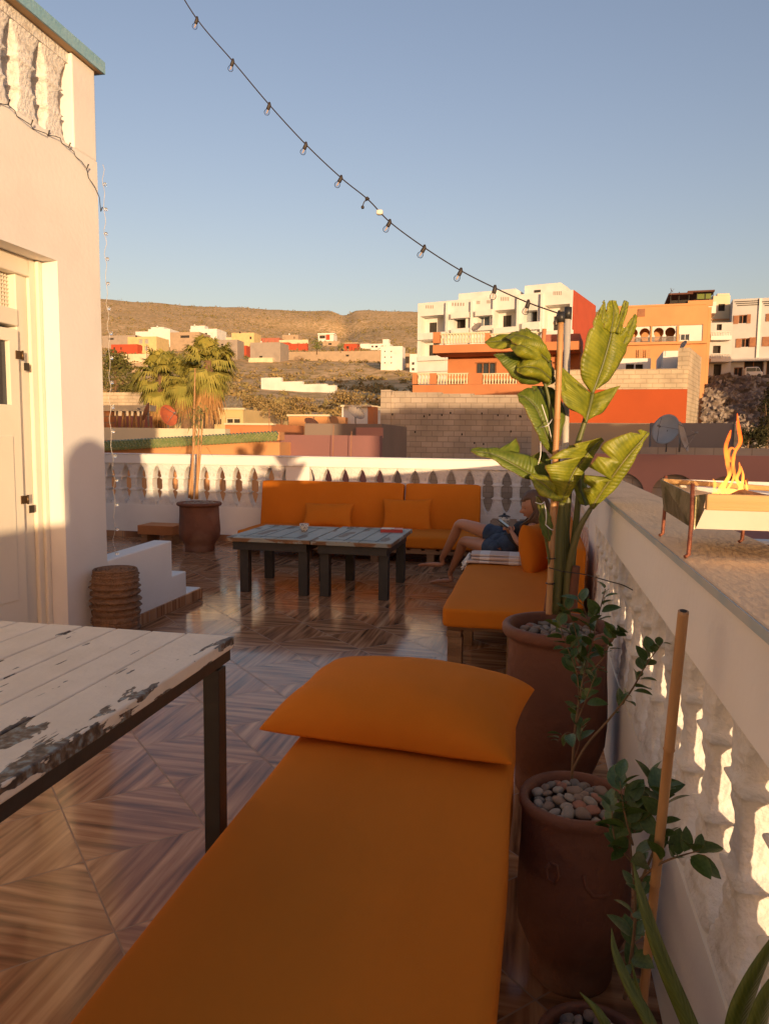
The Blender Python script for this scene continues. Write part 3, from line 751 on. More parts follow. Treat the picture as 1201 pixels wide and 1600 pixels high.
# unfinished timber-shuttered building
Fu = Face(240, 650, 21)
t = bld('house', 'unfinished brick building with timber props under its concrete slab', 'house', Fu, (100, 234, 670, 700), 3, BLK, drop=6, trims=(('concrete_beam', (100, 235, 633, 642), -.3, .05, CRM), ('floor_slab', (100, 236, 668, 671.5), -.6, .06, CRM), ('brick_panel', (140, 174, 641.5, 668.5), -.25, -.05, BRK), ('back_wall', (174, 236, 650, 668.5), -2.2, -2.1, DRD)))
for i, x in enumerate((176, 183, 191, 197, 203, 209, 214, 220, 224, 233)):
    b = MB(); p0 = Fu.uz(x+(i % 3-1)*2, 641.5, -.3-.3*(i % 2)); p1 = Fu.uz(x, 669, -.3-.3*(i % 2)); b.tube([Fu.M @ V(p0[0], -.3-.3*(i % 2), p0[1]), Fu.M @ V(p1[0], -.3-.3*(i % 2), p1[1])], .035, 6); b.build('timber_prop', M['bamboo'], t)
bld('wall', 'long sandy block wall behind the unfinished brick building', 'wall', Face(222, 625, 34), (100, 224, 613, 660), .4, BLK2, drop=8)
dish('satellite_dish', 'rust brown satellite dish seen edge-on left of the red dish', 231, 644, 15.5, 15, .35, -1.25, M['dishbrown'], polepx=22)
dish('satellite_dish', 'rust red satellite dish beside the palms', 262, 650, 15, 17, .3, 1.2, M['dishred'], polepx=20)
# mauve wall, grey roofs and huts
bld('wall', 'mauve pink parapet wall right of the green tile coping', 'wall', Face(595, 700, 12.2), (437, 593, 680, 740), .2, wallmat('shaded_mauve_render', (.25, .115, .105)), drop=4)  # wall faces the sun; its shade is put into the darker base colour
bld('house', 'grey cement roof with a low parapet below the two rooftop huts', 'house', Face(594, 690, 15), (476, 596, 662, 720), 3, wallmat('shaded_brown_cement', (.22, .16, .125)), drop=5, trims=(('parapet', (556, 597, 668, 684), 0, .12, PNK),))  # cement base darkened likewise, shade held in the colour
t = bld('hut', 'small apricot rooftop hut with a projecting flat roof', 'hut', Face(510, 660, 22, radians(-3)), (451, 511, 649, 690), 2.4, HOT, drop=6, trims=(('roof_slab', (448, 514, 647.5, 650.5), -.1, .12, CRM),))
dish('satellite_dish', 'brown satellite dish tilted on a mast before the apricot hut', 486, 662, 19, 12, .9, .9, M['dishbrown'], polepx=18)
t = bld('hut', 'white rooftop hut with an orange side wall behind the tilted dish', 'hut', Face(574, 650, 24, radians(-8)), (534, 574, 634, 670), 2.6, WHT, drop=6, trims=(('roof_slab', (532, 576, 632.5, 635.5), -2.6, .12, CRM), ('orange_panel', (574.2, 584, 635.5, 664), -.4, -.02, ORG)))
dish('satellite_dish', 'large weathered dish before the white rooftop hut', 555, 646, 20, 15, .75, 1.0, M['dishgrey'], polepx=18)
for i, (x, y) in enumerate(((444, 716), (520, 690), (548, 700), (420, 664))): 
    b = MB(); p = at(x, y, 12); b.tube([p-V(0, 0, .3), p+V(.01, 0, .28)], .006, 5); tag(b.build('rebar', M['dishbrown'], loc=p), 'thin rusty reinforcement rod sticking out of a neighbouring roof', 'rod', 'rusty rods on the roofs')
# --- block wall
Fb = Face(838, 660, 20, radians(0))
t = bld('wall', 'large unplastered concrete block wall in front of the orange house', 'wall', Fb, (610, 862, 617, 760), .35, BLK, drop=6)
b = MB(); Fb.box(b, 594, 609.6, 609, 760, -.42, .06); b.build('corner_pillar', BLK, t)
b = MB()
for (a, c, y) in ((612, 640, 611), (640, 690, 613), (690, 740, 615)): Fb.box(b, a+.1, c-.1, y, 617-.02, -.33, -.02)
b.build('top_course', BLK, t)
rr = random.Random(5); b = MB()
for i in range(16): x = 610+rr.random()*210; y = rr.choice((648, 677, 693))+rr.uniform(-3, 3); Fb.box(b, x-1.1, x+1.1, y-1.6, y+1.6, .0, .006)
b.build('putlog_hole', M['dark'], t)['kind'] = 'stuff'
# --- orange balustraded house
Fo = Face(760, 600, 48, radians(-6))
t = bld('house', 'orange two storey house with cream balustrades above the block wall', 'house', Fo, (644, 905, 600, 660), 2.8, ORG, drop=8, trims=(
    ('parapet', (644, 651, 583, 600.2), -.3, 0, ORG), ('parapet', (671, 681.5, 583, 600.2), -.3, 0, ORG), ('parapet', (731, 753, 583, 600.2), -.3, 0, ORG), ('parapet', (808, 856, 583, 600.2), -.3, 0, ORG)))
for (a, c, n) in ((651, 671, 4), (681.5, 731, 11), (753, 808, 12), (856, 905, 10)): rail(Fo, t, a, c, 583, 600, -.04, CRM, n)
u0, u1, z0, z1 = Fo.rect(699, 905, 553, 584)
Fo2 = Face(0, 0, 0, radians(-6), P=Fo.M @ V(0, -2.9, 0))
hw = [Fo2.rect(743, 775, 567, 584)]
b = MB(); r2 = Fo2.rect(699, 905, 549, 602); holed(b, Fo2.M, r2[0], r2[1], r2[2], r2[3], hw, -.25, 0); b.box(r2[0], r2[1], -6, -.25, r2[2], r2[3], Fo2.M); b.build('upper_wall', ORG, t)
w = MB(); Fo2.box(w, 743.2, 774.8, 567.2, 584, -.24, -.2); wo = w.build('window', M['glass'], t)
w = MB()
for x in (743, 753, 763, 773.3): Fo2.box(w, x, x+1.6, 566.5, 584, -.12, -.05)
Fo2.box(w, 742, 776, 565.5, 567.5, -.05, .03); w.build('window_frame', WOOD, wo)
b = MB(); Fo.box(b, 676, 905, 536, 549, -2.85, -.4); b.build('balcony_slab', ORG, t)
b = MB(); Fo.box(b, 676, 687, 519, 536, -.75, -.42); Fo.box(b, 757, 765, 520, 536, -.75, -.42); b.build('parapet', ORG, t)
rail(Fo, t, 687, 757, 520, 536, -.45, CRM, 15); rail(Fo, t, 765, 845, 520, 536, -.45, CRM, 17)
b = MB(); Fo2.box(b, 846, 905, 522, 549, -5, -.5); b.build('roof_room', DRD, t)
b = MB(); q0 = Fo.M @ V(Fo.uz(846, 552, -.2)[0], -.2, Fo.uz(846, 552, -.2)[1]); q1 = Fo.M @ V(Fo.uz(850, 514, -.2)[0], -.2, Fo.uz(850, 514, -.2)[1]); b.tube([q0, q1], .16, 6); b.build('stair_post', ORG, t)
dish('satellite_dish', 'grey dish on the upper terrace of the orange house', 745, 512, 49, 9, .7, -.6, M['dishgrey'], polepx=12)
# --- white apartment block with a red side
Fa = Face(893, 500, 72, radians(-17))
holesA = ((656, 693, 493, 519.5), (708, 727, 497, 513), (746, 765, 493, 509), (772, 805, 484, 511), (818, 839, 485, 503), (850, 889, 476, 516), (656, 686, 532, 556))
t = thing('apartment_building', 'white apartment block with recessed loggias and a bright red side wall', 'apartment building', Fa.P-V(0, 0, 12))
hz = [Fa.rect(*h) for h in holesA]; u0, u1, z0, z1 = Fa.rect(652, 893, 470, 565); z1 = Fa.uz(893, 453)[1]; z0 = Fa.uz(652, 566)[1]-1
b = MB(); holed(b, Fa.M, u0, u1-.02, z0, z1, hz, -1.3, 0); b.box(u0, u1-.02, -9, -1.3, z0, z1, Fa.M); b.box(u0+.1, u1-.02, -9, -.3, z0-8, z0, Fa.M); b.build('wall', WHT, t)
b = MB(); b.box(u1-.02, u1+.06, -8.9, -.05, z0-9, z1-.02, Fa.M); b.build('side_wall', RED, t)
def aw(r, d, mats=M['dark'], fr_=None):
    b = MB(); Fa.box(b, *r, d, d+.03); w = b.build('window', mats, t)
    if fr_:
        b = MB(); x0, x1, y0, y1 = r
        for x in (x0, (x0+x1)/2, x1): Fa.box(b, x-.5, x+.5, y0, y1, d+.031, d+.09)
        Fa.box(b, x0-.5, x1+.5, y0-1, y0, d+.031, d+.09); b.build('window_frame', fr_, w)
aw((671, 682, 504, 519.4), -1.29); aw((708.2, 726.8, 497.2, 513), -1.0, M['dark']); aw((746, 765, 493, 509), -1.0, nmat('blue_window', (.16, .20, .24), .15), WHT)
aw((786, 798, 493, 511), -1.29); aw((818, 839, 485, 503), -1.0, M['dark']); aw((822.5, 832, 486, 502.8), -.95, nmat('pale_window', (.3, .33, .36), .15)); aw((865, 876, 494, 516), -1.29); aw((670.5, 681, 539, 556), -1.29)
b = MB()
for x0, x1, y0, y1, d in ((652, 700, 519.5, 530, .35), (704, 731, 513, 521, .5), (742, 768, 509, 516, .5), (770, 808, 511, 520, .5), (815, 842, 503, 515, .5), (847, 893, 516, 524, .5), (652, 700, 556, 563, .35),
    (704, 731, 488, 497, .5), (742, 768, 484, 493, .5), (695, 698, 472, 560, .35), (734, 737, 470, 540, .35), (768.5, 770.5, 466, 540, .35), (806, 809, 463, 540, .35), (843, 846, 458, 540, .35)):
    Fa.box(b, x0, x1, y0, y1, 0.0, d)
b.build('balcony', WHT, t)
for (r, d0, d1) in (((716, 805, 455, 475), -5, -2.5), ((740, 760, 462, 475), -2.4, -1.5), ((819, 875, 444, 470), -7, -3.5)):
    b = MB(); Fa.box(b, *r, d0, d1); b.build('roof_room', WHT, t)
for (x0, x1, y0, y1) in ((665, 678, 477, 482), (706, 727, 473, 478), (744, 750, 470, 475), (760, 766, 469, 474), (782, 796, 464, 470), (864, 878, 455, 461)):
    b = MB()
    for i in range(5): x = x0+(x1-x0)*i/5; Fa.box(b, x, x+(x1-x0)*.09, y0, y1, .005, .02)
    b.build('parapet_slits', GRY, t)
b = MB(); Fa.box(b, 834, 844, 453, 457, -3.49, -3.46); b.build('window', M['dark'], t)
# white side house between the apartment block and the apricot hotel
bld('house', 'low white walled yard between the red side wall and the palm leaf', 'house', Face(930, 560, 52), (888, 946, 553, 580), 5, WHT, drop=6)
# --- bright orange wall with block parapet
Fr = Face(1072, 630, 30, radians(-2))
t = bld('wall', 'long plain bright orange red wall with a block top and grey base', 'wall', Fr, (850, 1072, 608.5, 661), .5, wallmat('vivid_orange_render', (.37, .066, .012), dirt=.92))
b = MB(); Fr.box(b, 850, 1073, 577, 608.3, -.55, 0.02); b.build('block_top', BLK2, t)
b = MB(); Fr.box(b, 850, 1074, 661.2, 730, -.5, .10); b.build('grey_base', GRY, t)
Fs = Face(1073.5, 600, 30.1, radians(72))
b = MB(); u0, u1, z0, z1 = Fs.rect(1074, 1092, 548, 690); b.box(.05, u1, -.4, 0, z0-3, z1, Fs.M); b.build('side_wall', BLK2, t)
bld('annex', 'small white rooftop room with a dark doorway above the orange red wall', 'annex', Face(1015, 570, 34), (957, 1016, 560, 582), 3, WHT, holes=((977, 990, 569, 579), (992, 1004, 569, 579)), drop=5, group=None)
t = bld('annex', 'white rooftop shelter with a red cloth hanging above the block parapet', 'annex', Face(1076, 570, 33, radians(-4)), (1035, 1077, 548, 580), 3.5, WHT, drop=5)
b = MB(); Fx = Face(1076, 570, 32.7)
b.grid(lambda a, c: Fx.M @ V(*(lambda u, z: (u, .05*sin(a*20)+.03*sin(c*9), z))(*Fx.uz(1060+15*a, 563+13*c+1.5*sin(a*3.1)))), 14, 6); tag(b.build('cloth', RED, loc=Fx.P), 'dark red cloth hung to dry on the white rooftop shelter', 'cloth')
dish('satellite_dish', 'dark dish on top of the white rooftop shelter', 1068, 539, 32, 7, .5, -1.1, M['dishgrey'], polepx=10)
# --- apricot hotel with horseshoe arches
Fh = Face(1103, 530, 44, radians(-5))
t = thing('hotel', 'apricot coloured building with a white gallery of horseshoe arches', 'building', Fh.P-V(0, 0, 8))
gal = Fh.rect(962, 1097, 509, 534); u0, u1, z0, z1 = Fh.rect(958, 1103, 478, 600)
b = MB(); holed(b, Fh.M, u0, u1, z0-4, z1, [gal], -1.2, 0); b.box(u0, u1, -8, -1.2, z0-4, z1, Fh.M); b.build('wall', HOT, t)
b = MB(); Fh.box(b, 1103.1, 1108, 480, 600, -7.5, -.1); b.build('side_wall', HOT, t)
def arches():
    # white screen with horseshoe openings, built as columns of strips
    b = MB(); N = 160; ga = gal; d0, d1 = -.22, -.06
    zb = Fh.uz(1040, 534)[1]; zt = Fh.uz(1040, 509)[1]; zm = Fh.uz(1040, 519)[1]; rad = (Fh.uz(1014, 520)[0]-Fh.uz(999, 520)[0])/2*1.05
    cs = [Fh.uz(x, 520)[0] for x in (970, 988, 1006.5, 1028.5, 1046.5)]; lim = Fh.uz(1059, 520)[0]
    for i in range(N):
        ua = ga[0]+(ga[1]-ga[0])*i/N; ub = ga[0]+(ga[1]-ga[0])*(i+1)/N; um = (ua+ub)/2
        c = min(cs, key=lambda q: abs(q-um)); dx = abs(um-c)
        if um > lim or dx > rad*1.0: b.box(ua, ub, d0, d1, zb, zt, Fh.M); continue
        h = sqrt(max(0, rad*rad-dx*dx)); b.box(ua, ub, d0, d1, zm+h, zt, Fh.M)
        if dx > rad*.72: b.box(ua, ub, d0, d1, zb, zm-h, Fh.M)
    b.build('arch_screen', WHT, t)
    b = MB(); Fh.box(b, 1063, 1076, 522.5, 531, d1+.0, d1+.03); w = b.build('window', M['glass'], t)
    b = MB(); Fh.box(b, 1061.5, 1063, 521.5, 532, d1, d1+.06); Fh.box(b, 1076, 1077.5, 521.5, 532, d1, d1+.06); Fh.box(b, 1069, 1070, 522.5, 531, d1+.031, d1+.06); b.build('window_frame', WHT, w)
    b = MB()
    for i in range(60): u = ga[0]+(lim-ga[0])*i/60; b.box(u, u+.02, -.04, -.02, zb, zb+(zt-zb)*.3, Fh.M)
    b.box(ga[0], lim, -.05, -.01, zb+(zt-zb)*.3, zb+(zt-zb)*.33, Fh.M); b.build('railing', M['steel'], t)
arches()
for q in ((1015.5, 1018), (1056.5, 1060)): b = MB(); Fh.box(b, *q, 509, 534, -.05, .02); b.build('pilaster', HOT, t)
b = MB(); Fh.box(b, 958, 1104, 535.5, 538, 0, .22); b.build('floor_band', HOT, t)
b = MB(); Fh.box(b, 996, 1007, 482.5, 494.5, 0, .05); b.build('shutter', WOOD, t)
b = MB(); Fh.box(b, 958, 1104, 475.5, 478.4, -.3, .04); b.build('parapet_cap', HOT, t)
for x in (1001, 1012.5): 
    b = MB()
    for s_ in (-1.5, 1.5): Fh.box(b, x+s_-.3, x+s_+.3, 545, 575, .3, .35)
    for k in range(8): Fh.box(b, x-1.2, x+1.2, 548+3.4*k, 548.6+3.4*k, .3, .34)
    tag(b.build('ladder', M['dishbrown'], loc=Fh.M @ V(Fh.uz(x, 575)[0], .3, Fh.uz(x, 575)[1])), 'thin ladder leaning on the apricot building', 'ladder', 'ladders on the apricot building')
# rooftop pergola
Fp = Face(1080, 470, 47, radians(-5))
t = thing('pergola', 'dark rooftop pergola with green blinds above the apricot building', 'pergola', Fp.M @ V(0, 0, -.5))
b = MB()
for x in (1047, 1060, 1075.5, 1088, 1101, 1113): Fp.box(b, x-.6, x+.6, 456, 477, -.1, 0); Fp.box(b, x-.6, x+.6, 457, 477, -2.6, -2.5)
b.build('post', M['dark'], t)
b = MB(); Fp.box(b, 1044, 1082, 457.5, 460, -3, .3); Fp.box(b, 1074, 1116, 453.5, 456, -3, .3); b.build('roof', wallmat('dark_red_roof', (.12, .045, .03)), t)
b = MB(); Fp.box(b, 1047, 1075, 469, 476, -.06, -.03); b.build('railing', M['dark'], t)
b = MB(); Fp.box(b, 1088, 1110, 459, 467, -.08, -.04); b.build('blind', wallmat('green_blind', (.16, .20, .05)), t)
b = MB(); Fp.box(b, 1074, 1113, 469, 478, .01, .15); b.build('low_wall', HOT, t)
b = MB(); Fp.box(b, 1074, 1118, 472, 490, -4, .0); b.build('roof_room', WHT, t)
dish('satellite_dish', 'small dark dish on the left end of the rooftop pergola', 1048, 454, 46.5, 4.5, .5, 1.3, M['dishgrey'], polepx=7)
# cream tower and white houses on the right
bld('house', 'narrow cream tower house with a dark upper window', 'house', Face(1139, 480, 54), (1111, 1139, 462, 510), 6, CRM, holes=((1121.5, 1132, 475, 486),), drop=10, trims=(('parapet', (1120, 1139, 458.5, 462), -.4, 0, CRM), ('cornice', (1112, 1140, 498, 500), 0, .1, HOT)))
t = bld('house', 'narrow white house with two small balconies beside the apricot building', 'house', Face(1142, 540, 51), (1107, 1142, 504, 590), 6, wallmat('shaded_whitewash', (.50, .475, .46)), holes=((1119, 1127, 506.5, 516), (1113, 1125, 540, 552), (1114, 1126, 569, 588)), drop=4, pane=M['dark'], trims=(('balcony', (1110, 1142, 524.5, 531), -.02, .7, WHT), ('balcony', (1110, 1142, 560, 565), -.02, .7, WHT)))  # darker whitewash: the shade on this facade is put into its colour
rail(Face(1142, 540, 51), t, 1110, 1140, 518, 524.5, .66, WHT, 12); rail(Face(1142, 540, 51), t, 1110, 1140, 553, 560, .66, WHT, 12)
Fw = Face(1201, 520, 52, radians(-8))
hw = ((1153, 1166, 492, 505), (1203, 1214, 489, 502), (1157, 1170, 528.5, 542), (1203, 1216, 526, 541), (1145.5, 1159, 574, 590), (1161, 1192, 563, 590), (1196, 1230, 563, 590))
t = bld('house', 'large white house with brown window shutters above the rubble bank', 'house', Fw, (1141, 1260, 465, 592), 9, wallmat('shaded_whitewash', (.50, .475, .46)), holes=hw, drop=2, frame=WOOD, trims=(('floor_slab', (1139, 1262, 559, 563), 0, .5, WHT), ('pier', (1183, 1187, 466, 559), 0, .12, WHT)))  # same darkened whitewash, facade shade carried by the colour
for (a, c, y0, y1) in ((1145, 1152.8, 493, 506), (1166.2, 1172, 491, 505), (1196, 1202.8, 490, 502), (1149, 1156.8, 529, 543), (1170.2, 1180, 527, 542), (1190, 1202.8, 526, 541)):
    b = MB(); Fw.box(b, a, c, y0, y1, .01, .06)
    for k in range(6): Fw.box(b, a+1, c-1, y0+1+(y1-y0-2)*k/6, y0+1.7+(y1-y0-2)*k/6, .06, .075)
    b.build('shutter', WOOD, t)
b = MB()
for k, (a, c) in enumerate(((1147, 1186), (1190, 1230))):
    for q in range(3): Fw.box(b, a+2*q, c, 470+3*q, 471.2+3*q, .005, .03)
b.build('parapet_slits', M['dark'], t)
# van
Fv = Face(1175, 584, 50, radians(-8))
t = thing('van', 'white van parked under the large white house on the bank', 'van', Fv.P-V(0, 0, .3))
def vanshape():
    u0, u1, z0, z1 = Fv.rect(1163, 1191, 573, 590); L = u1-u0; H = z1-z0; b = MB()
    pr = [(0, .18), (0, .80), (.03, .97), (.62, 1.0), (.78, .96), (.90, .60), (1.0, .50), (1.0, .18)]
    n = len(pr); vs = [Fv.M @ V(u0+p[0]*L, d, z0+p[1]*H) for d in (-1.6, 0) for p in pr]
    b.add(vs, [list(range(n)), list(range(n, 2*n))[::-1]] + [(i, (i+1) % n, n+(i+1) % n, n+i) for i in range(n)]); bev(b.build('body', WHT, t), .05, 2)
    b = MB()
    for a in (.2, .8): b.tube([Fv.M @ V(u0+a*L, -.25, z0+.18*H), Fv.M @ V(u0+a*L, .03, z0+.18*H)], .17*H, 14)
    b.build('wheel', M['black'], t)
    b = MB(); b.add([Fv.M @ V(u0+a*L, .012, z0+c*H) for a, c in ((.08, .58), (.60, .58), (.60, .90), (.08, .90))], [(0, 1, 2, 3)]); b.add([Fv.M @ V(u0+a*L, .012, z0+c*H) for a, c in ((.64, .58), (.87, .58), (.77, .90), (.64, .90))], [(0, 1, 2, 3)]); b.build('window', M['glass'], t)
vanshape()
# rubble bank
b = MB()
def bank(a, c):
    px = 1094+200*a; p = at(px, 588+112*c, 46-6*c+1.5*a); n_ = Vector((p.x*.9, p.y*.9, p.z*.9)); q = noise.fractal(n_, .8, 2, 5)
    return p + V(.1*q, -.75*q-.3*abs(noise.noise(n_*3)), .2*q)
b.grid(bank, 120, 80)
bk = b.build('rubble_bank', nmat('rubble', (.20, .15, .12), .95, (.10, .075, .06), 1.2, 1.0, 4, c3=(.34, .28, .23), scale3=2.2, pos3=(.58, .64)))
bk['kind'] = 'structure'
b = MB(); rr = random.Random(3)
for i in range(900):
    p = bank(rr.random(), rr.random()**1.2); s_ = rr.uniform(.05, .22); ve = [p+V(rr.uniform(-1, 1), rr.uniform(-1, .2), rr.uniform(-1, 1))*s_ for _ in range(5)]
    b.add(ve, [(0, 1, 2), (0, 2, 3), (0, 3, 4), (1, 2, 4), (1, 4, 3)])
tag(b.build('rubble', nmat('rubble_stone', (.32, .26, .21), .9, (.22, .17, .14), 3)), 'loose stones and rubbish covering the bank below the white house', 'rubble', kind='stuff')
def tree(name, label, px, py, Y, rw, rh, mat, n=900, base=None, group=None, leaf=.12, cat='tree'):
    c = at(px, py, Y); k = (c-EYE).dot(fw)/FPX; RX, RZ_ = rw*k, rh*k; gz = c.z-RZ_*1.5 if base is None else base
    t = thing(name, label, cat, V(c.x, c.y, gz), group); b = MB(); R_ = random.Random(int(px*7+py))
    cl = [(V(R_.uniform(-.75, .75)*RX, R_.uniform(-.75, .75)*RX, R_.uniform(-.65, .75)*RZ_), R_.uniform(.3, .5)) for _ in range(14)]
    for _ in range(n):
        o, s_ = R_.choice(cl); d = V(R_.gauss(0, 1), R_.gauss(0, 1), R_.gauss(0, 1)).normalized()
        p = c+o+V(d.x*RX, d.y*RX, d.z*RZ_)*s_*R_.uniform(.75, 1.05); q = V(R_.gauss(0, 1), R_.gauss(0, 1), R_.gauss(0, 1)).normalized(); w = q.cross(d).normalized(); L = min(RX, RZ_)*leaf*R_.uniform(.7, 1.4)
        b.add([p-q*L, p+w*L*.6, p+q*L, p-w*L*.6], [(0, 1, 2, 3)])
    b.build('crown', mat, t)
    b = MB(); b.tube([V(c.x, c.y, gz-.5), V(c.x, c.y, c.z-.3*RZ_), V(c.x+.1*RX, c.y, c.z+.3*RZ_)], [.09*RX, .06*RX, .03*RX], 7)
    for w in (0, 2, 4): b.tube([V(c.x, c.y, c.z-.4*RZ_), c+V(.5*RX*cos(w), .5*RX*sin(w), .3*RZ_)], [.05*RX, .015*RX], 5)
    b.build('trunk', M['twig'], t); return t
M['olive'] = nmat('olive_foliage', (.095, .095, .028), .9, (.14, .125, .04), 1.5, spec=.1); M['darkfol'] = nmat('dark_foliage', (.03, .032, .014), .9, (.05, .045, .02), 2, spec=.1); M['green'] = nmat('green_foliage', (.09, .13, .03), .8, (.13, .17, .04), 2, spec=.1)
tree('tree', 'dark overgrown tree at the right edge below the white house', 1200, 650, 30, 26, 62, M['darkfol'], 2600, -6, leaf=.07)
tree('bush', 'dark brown overgrown bush at the foot of the rubble bank', 1168, 682, 26, 32, 20, M['darkfol'], 1600, -6, leaf=.09, cat='bush')
# grey wall with big dish and pink arcade wall
Fg = Face(1020, 690, 15, radians(-3))
t = bld('wall', 'grey cement wall behind the big satellite dish on the right', 'wall', Fg, (1016, 1146, 661, 704), .3, wallmat('dark_grey_cement', (.20, .17, .16)), drop=1, trims=(('concrete_post', (1146.2, 1156, 662, 704), -.3, .05, BLK2),))
bld('wall', 'low weathered block wall between the balustrade and the orange red wall', 'wall', Face(1200, 700, 14.2, radians(-3)), (840, 1280, 699, 711.5), .4, BLK, drop=.3)
bld('wall', 'beige cement wall strip under the bright orange red wall', 'wall', Face(1016, 680, 17), (830, 1040, 661.5, 700), .3, TAN, drop=2)
t = dish('satellite_dish', 'big grey satellite dish standing beside its pale twin on the right', 1062, 684, 12.0, 25, .30, 1.20, M['dishgrey'], polepx=22)
dish('satellite_dish', 'big pale satellite dish seen from behind on the right', 1042, 672, 12.6, 24, .25, -.75, nmat('pale_grey_dish', (.42, .40, .38), .5), polepx=34)
Fk = Face(1100, 750, 12.5, radians(-4))
t = thing('wall', 'faded pink wall with walled-up grey arches below the grey wall', 'wall', Fk.P-V(0, 0, 3))
def arcade():
    b = MB(); u0, u1, z0, z1 = Fk.rect(905, 1290, 711, 900); cs = [(Fk.uz(x, 790)[0], (Fk.uz(x+36, 790)[0]-Fk.uz(x, 790)[0])) for x in (968, 1052, 1134, 1216)]; zs = Fk.uz(1050, 772)[1]; N = 420
    for i in range(N):
        a = u0+(u1-u0)*i/N; c = u0+(u1-u0)*(i+1)/N; m_ = (a+c)/2; q = min(cs, key=lambda k: abs(k[0]-m_)); dx = abs(m_-q[0]); R_ = q[1]
        if dx < R_:
            b.box(a, c, -.25, 0, zs+sqrt(R_*R_-dx*dx)*.92, z1, Fk.M)
        else: b.box(a, c, -.25, 0, z0-3, z1, Fk.M)
    b.build('wall', PNK, t)
    b = MB(); b.box(u0, u1, -.35, -.10, z0-3, z1-.3, Fk.M); b.build('arch_infill', BLK, t)
arcade()
# --- sunlit block-and-plaster wall of the house next door, seen through the right balusters
Fz = Face(1100, 1000, 4.6, radians(0))
nb = thing('house', 'sunlit cream wall of the lower house seen through the right balusters', 'house', V(3, 5, -7))
b = MB(); b.box(.9, 7.5, 4.55, 6.9, -7, .20); b.build('wall', M['creamwall'] if 'creamwall' in M else CRM, nb)
b = MB(); b.box(.88, 7.5, 4.53, 4.75, .2005, .26); b.build('coping', WHT, nb)
# another lower house further on: with white framed window and pale spots
Fq = Face(1150, 855, 8.5)
bld('house', 'lower red house with a white window sill right of the brazier', 'house', Fq, (1100, 1300, 850, 1100), 2, DRD, drop=3, trims=(('roof_edge', (1095, 1300, 846, 851), -.1, .1, WHT),))

# --- hillside town
def town(px0, px1, py0, py1, mat, label, wins=(), cat='house', name='house', depth=None, ang=0, pane=None, adj=0, trims=()):
    base = hit((px0+px1)/2, py1+adj, 60)
    if not wins and cat == 'house' and px1-px0 > 14:
        q = random.Random(int(px0*3+py0)); n_ = max(2, int((px1-px0)/9)); h_ = py1-py0
        wins = tuple((px0+(px1-px0)*(i+.35+.2*q.random())/n_, px0+(px1-px0)*(i+.35)/n_+2.6, py0+h_*.3, py0+h_*.3+min(4, h_*.35)) for i in range(n_) if q.random() < .75); wins = tuple(w for w in wins if w[1]-w[0] > .8)
    F = Face((px0+px1)/2, py1, base.y-0., ang) if False else Face(0, 0, 0, ang, P=base)
    d = depth or max(4, .8*abs(F.uz(px1, py1)[0]-F.uz(px0, py1)[0]))
    k = (base-EYE).length
    bld(name, label, cat, F, (px0, px1, py0, py1), d, mat, holes=wins, group=None, drop=.012*k, thick=.3, pane=pane, trims=trims)
town(297, 339, 514, 541, WHT, 'tall white cube house on the hillside above the palms', ((306, 309, 520, 524), (320, 324, 520, 526)), trims=(('roof_room', (298, 320, 509, 514.5), -4, -.2, WHT),))
town(232, 266, 514, 541, WHT, 'stepped white house left of the tall white cube', ((250, 254, 531, 534), (256, 259, 531, 534)), trims=(('roof_room', (236, 256, 511, 514.5), -5, -.2, WHT), ('side_block', (212, 232, 518, 540), -5, -.5, WHT)))
town(200, 245, 526, 553, YEL, 'yellow two storey house with white framed windows on the hillside', ((217, 223, 530, 537), (226, 232, 530, 537), (217, 223, 541, 548), (226, 231, 541, 548)), pane=nmat('pale_shutter', (.35, .33, .30), .7))
town(266, 312, 519, 548, TAN, 'tan unplastered house between the two white hill houses', ((282, 296, 524, 528),))
town(160, 213, 524, 547, GRY, 'grey flat roofed house on the far left of the hillside', ((170, 178, 528, 531),))
town(174, 215, 538, 553, RED, 'long red house at the left of the hillside')
town(179, 247, 553, 567, CRM, 'long cream garden wall below the red hill house', cat='wall', name='wall', depth=1)
town(362, 397, 520, 552, YEL, 'yellow blocky house with small side windows in the middle of the slope', ((390, 393, 526, 530), (390, 393, 538, 542)))
town(353, 384, 527, 541, CRM, 'plain cream cube before the yellow blocky house', adj=9)
town(340, 371, 531, 562, GRY, 'grey cement house below the cream cube', ((345, 349, 537, 540),))
town(371, 385, 540, 558, RED, 'narrow red house beside the grey cement house')
town(391, 438, 535, 566, GRY, 'broad grey cement house with a stepped roof', ((405, 410, 556, 562),), trims=(('white_front', (388, 426, 559, 567), .02, 1, CRM),))
town(401, 436, 528, 536, DRD, 'long brown roofed shed behind the broad grey house', name='shed', cat='shed')
town(427, 451, 535, 545, RED, 'small red house right of the broad grey house')
town(441, 466, 523, 533, TAN, 'small tan house high on the slope')
town(436, 481, 531, 539, CRM, 'long cream wall above the long red wall', name='wall', cat='wall', depth=1)
town(441, 480, 537, 546, RED, 'long red wall under the cream wall', name='wall', cat='wall', depth=1.5)
town(497, 521, 522, 534, WHT, 'small white house with a red panel high on the slope', ((499, 508, 524, 529),), trims=(('red_panel', (509, 515, 523, 531), 0, .3, RED), ('roof_slab', (496, 522, 520.5, 522.5), -4, .8, WHT)))
town(504, 531, 533, 541, TAN, 'low tan house under the small white house', ((513, 518, 536, 539),))
town(537, 558, 537, 549, RED, 'square red house with one small window', ((541, 545, 541, 545),), trims=(('flat_roof', (536, 559, 535, 537), -4, .4, TAN),))
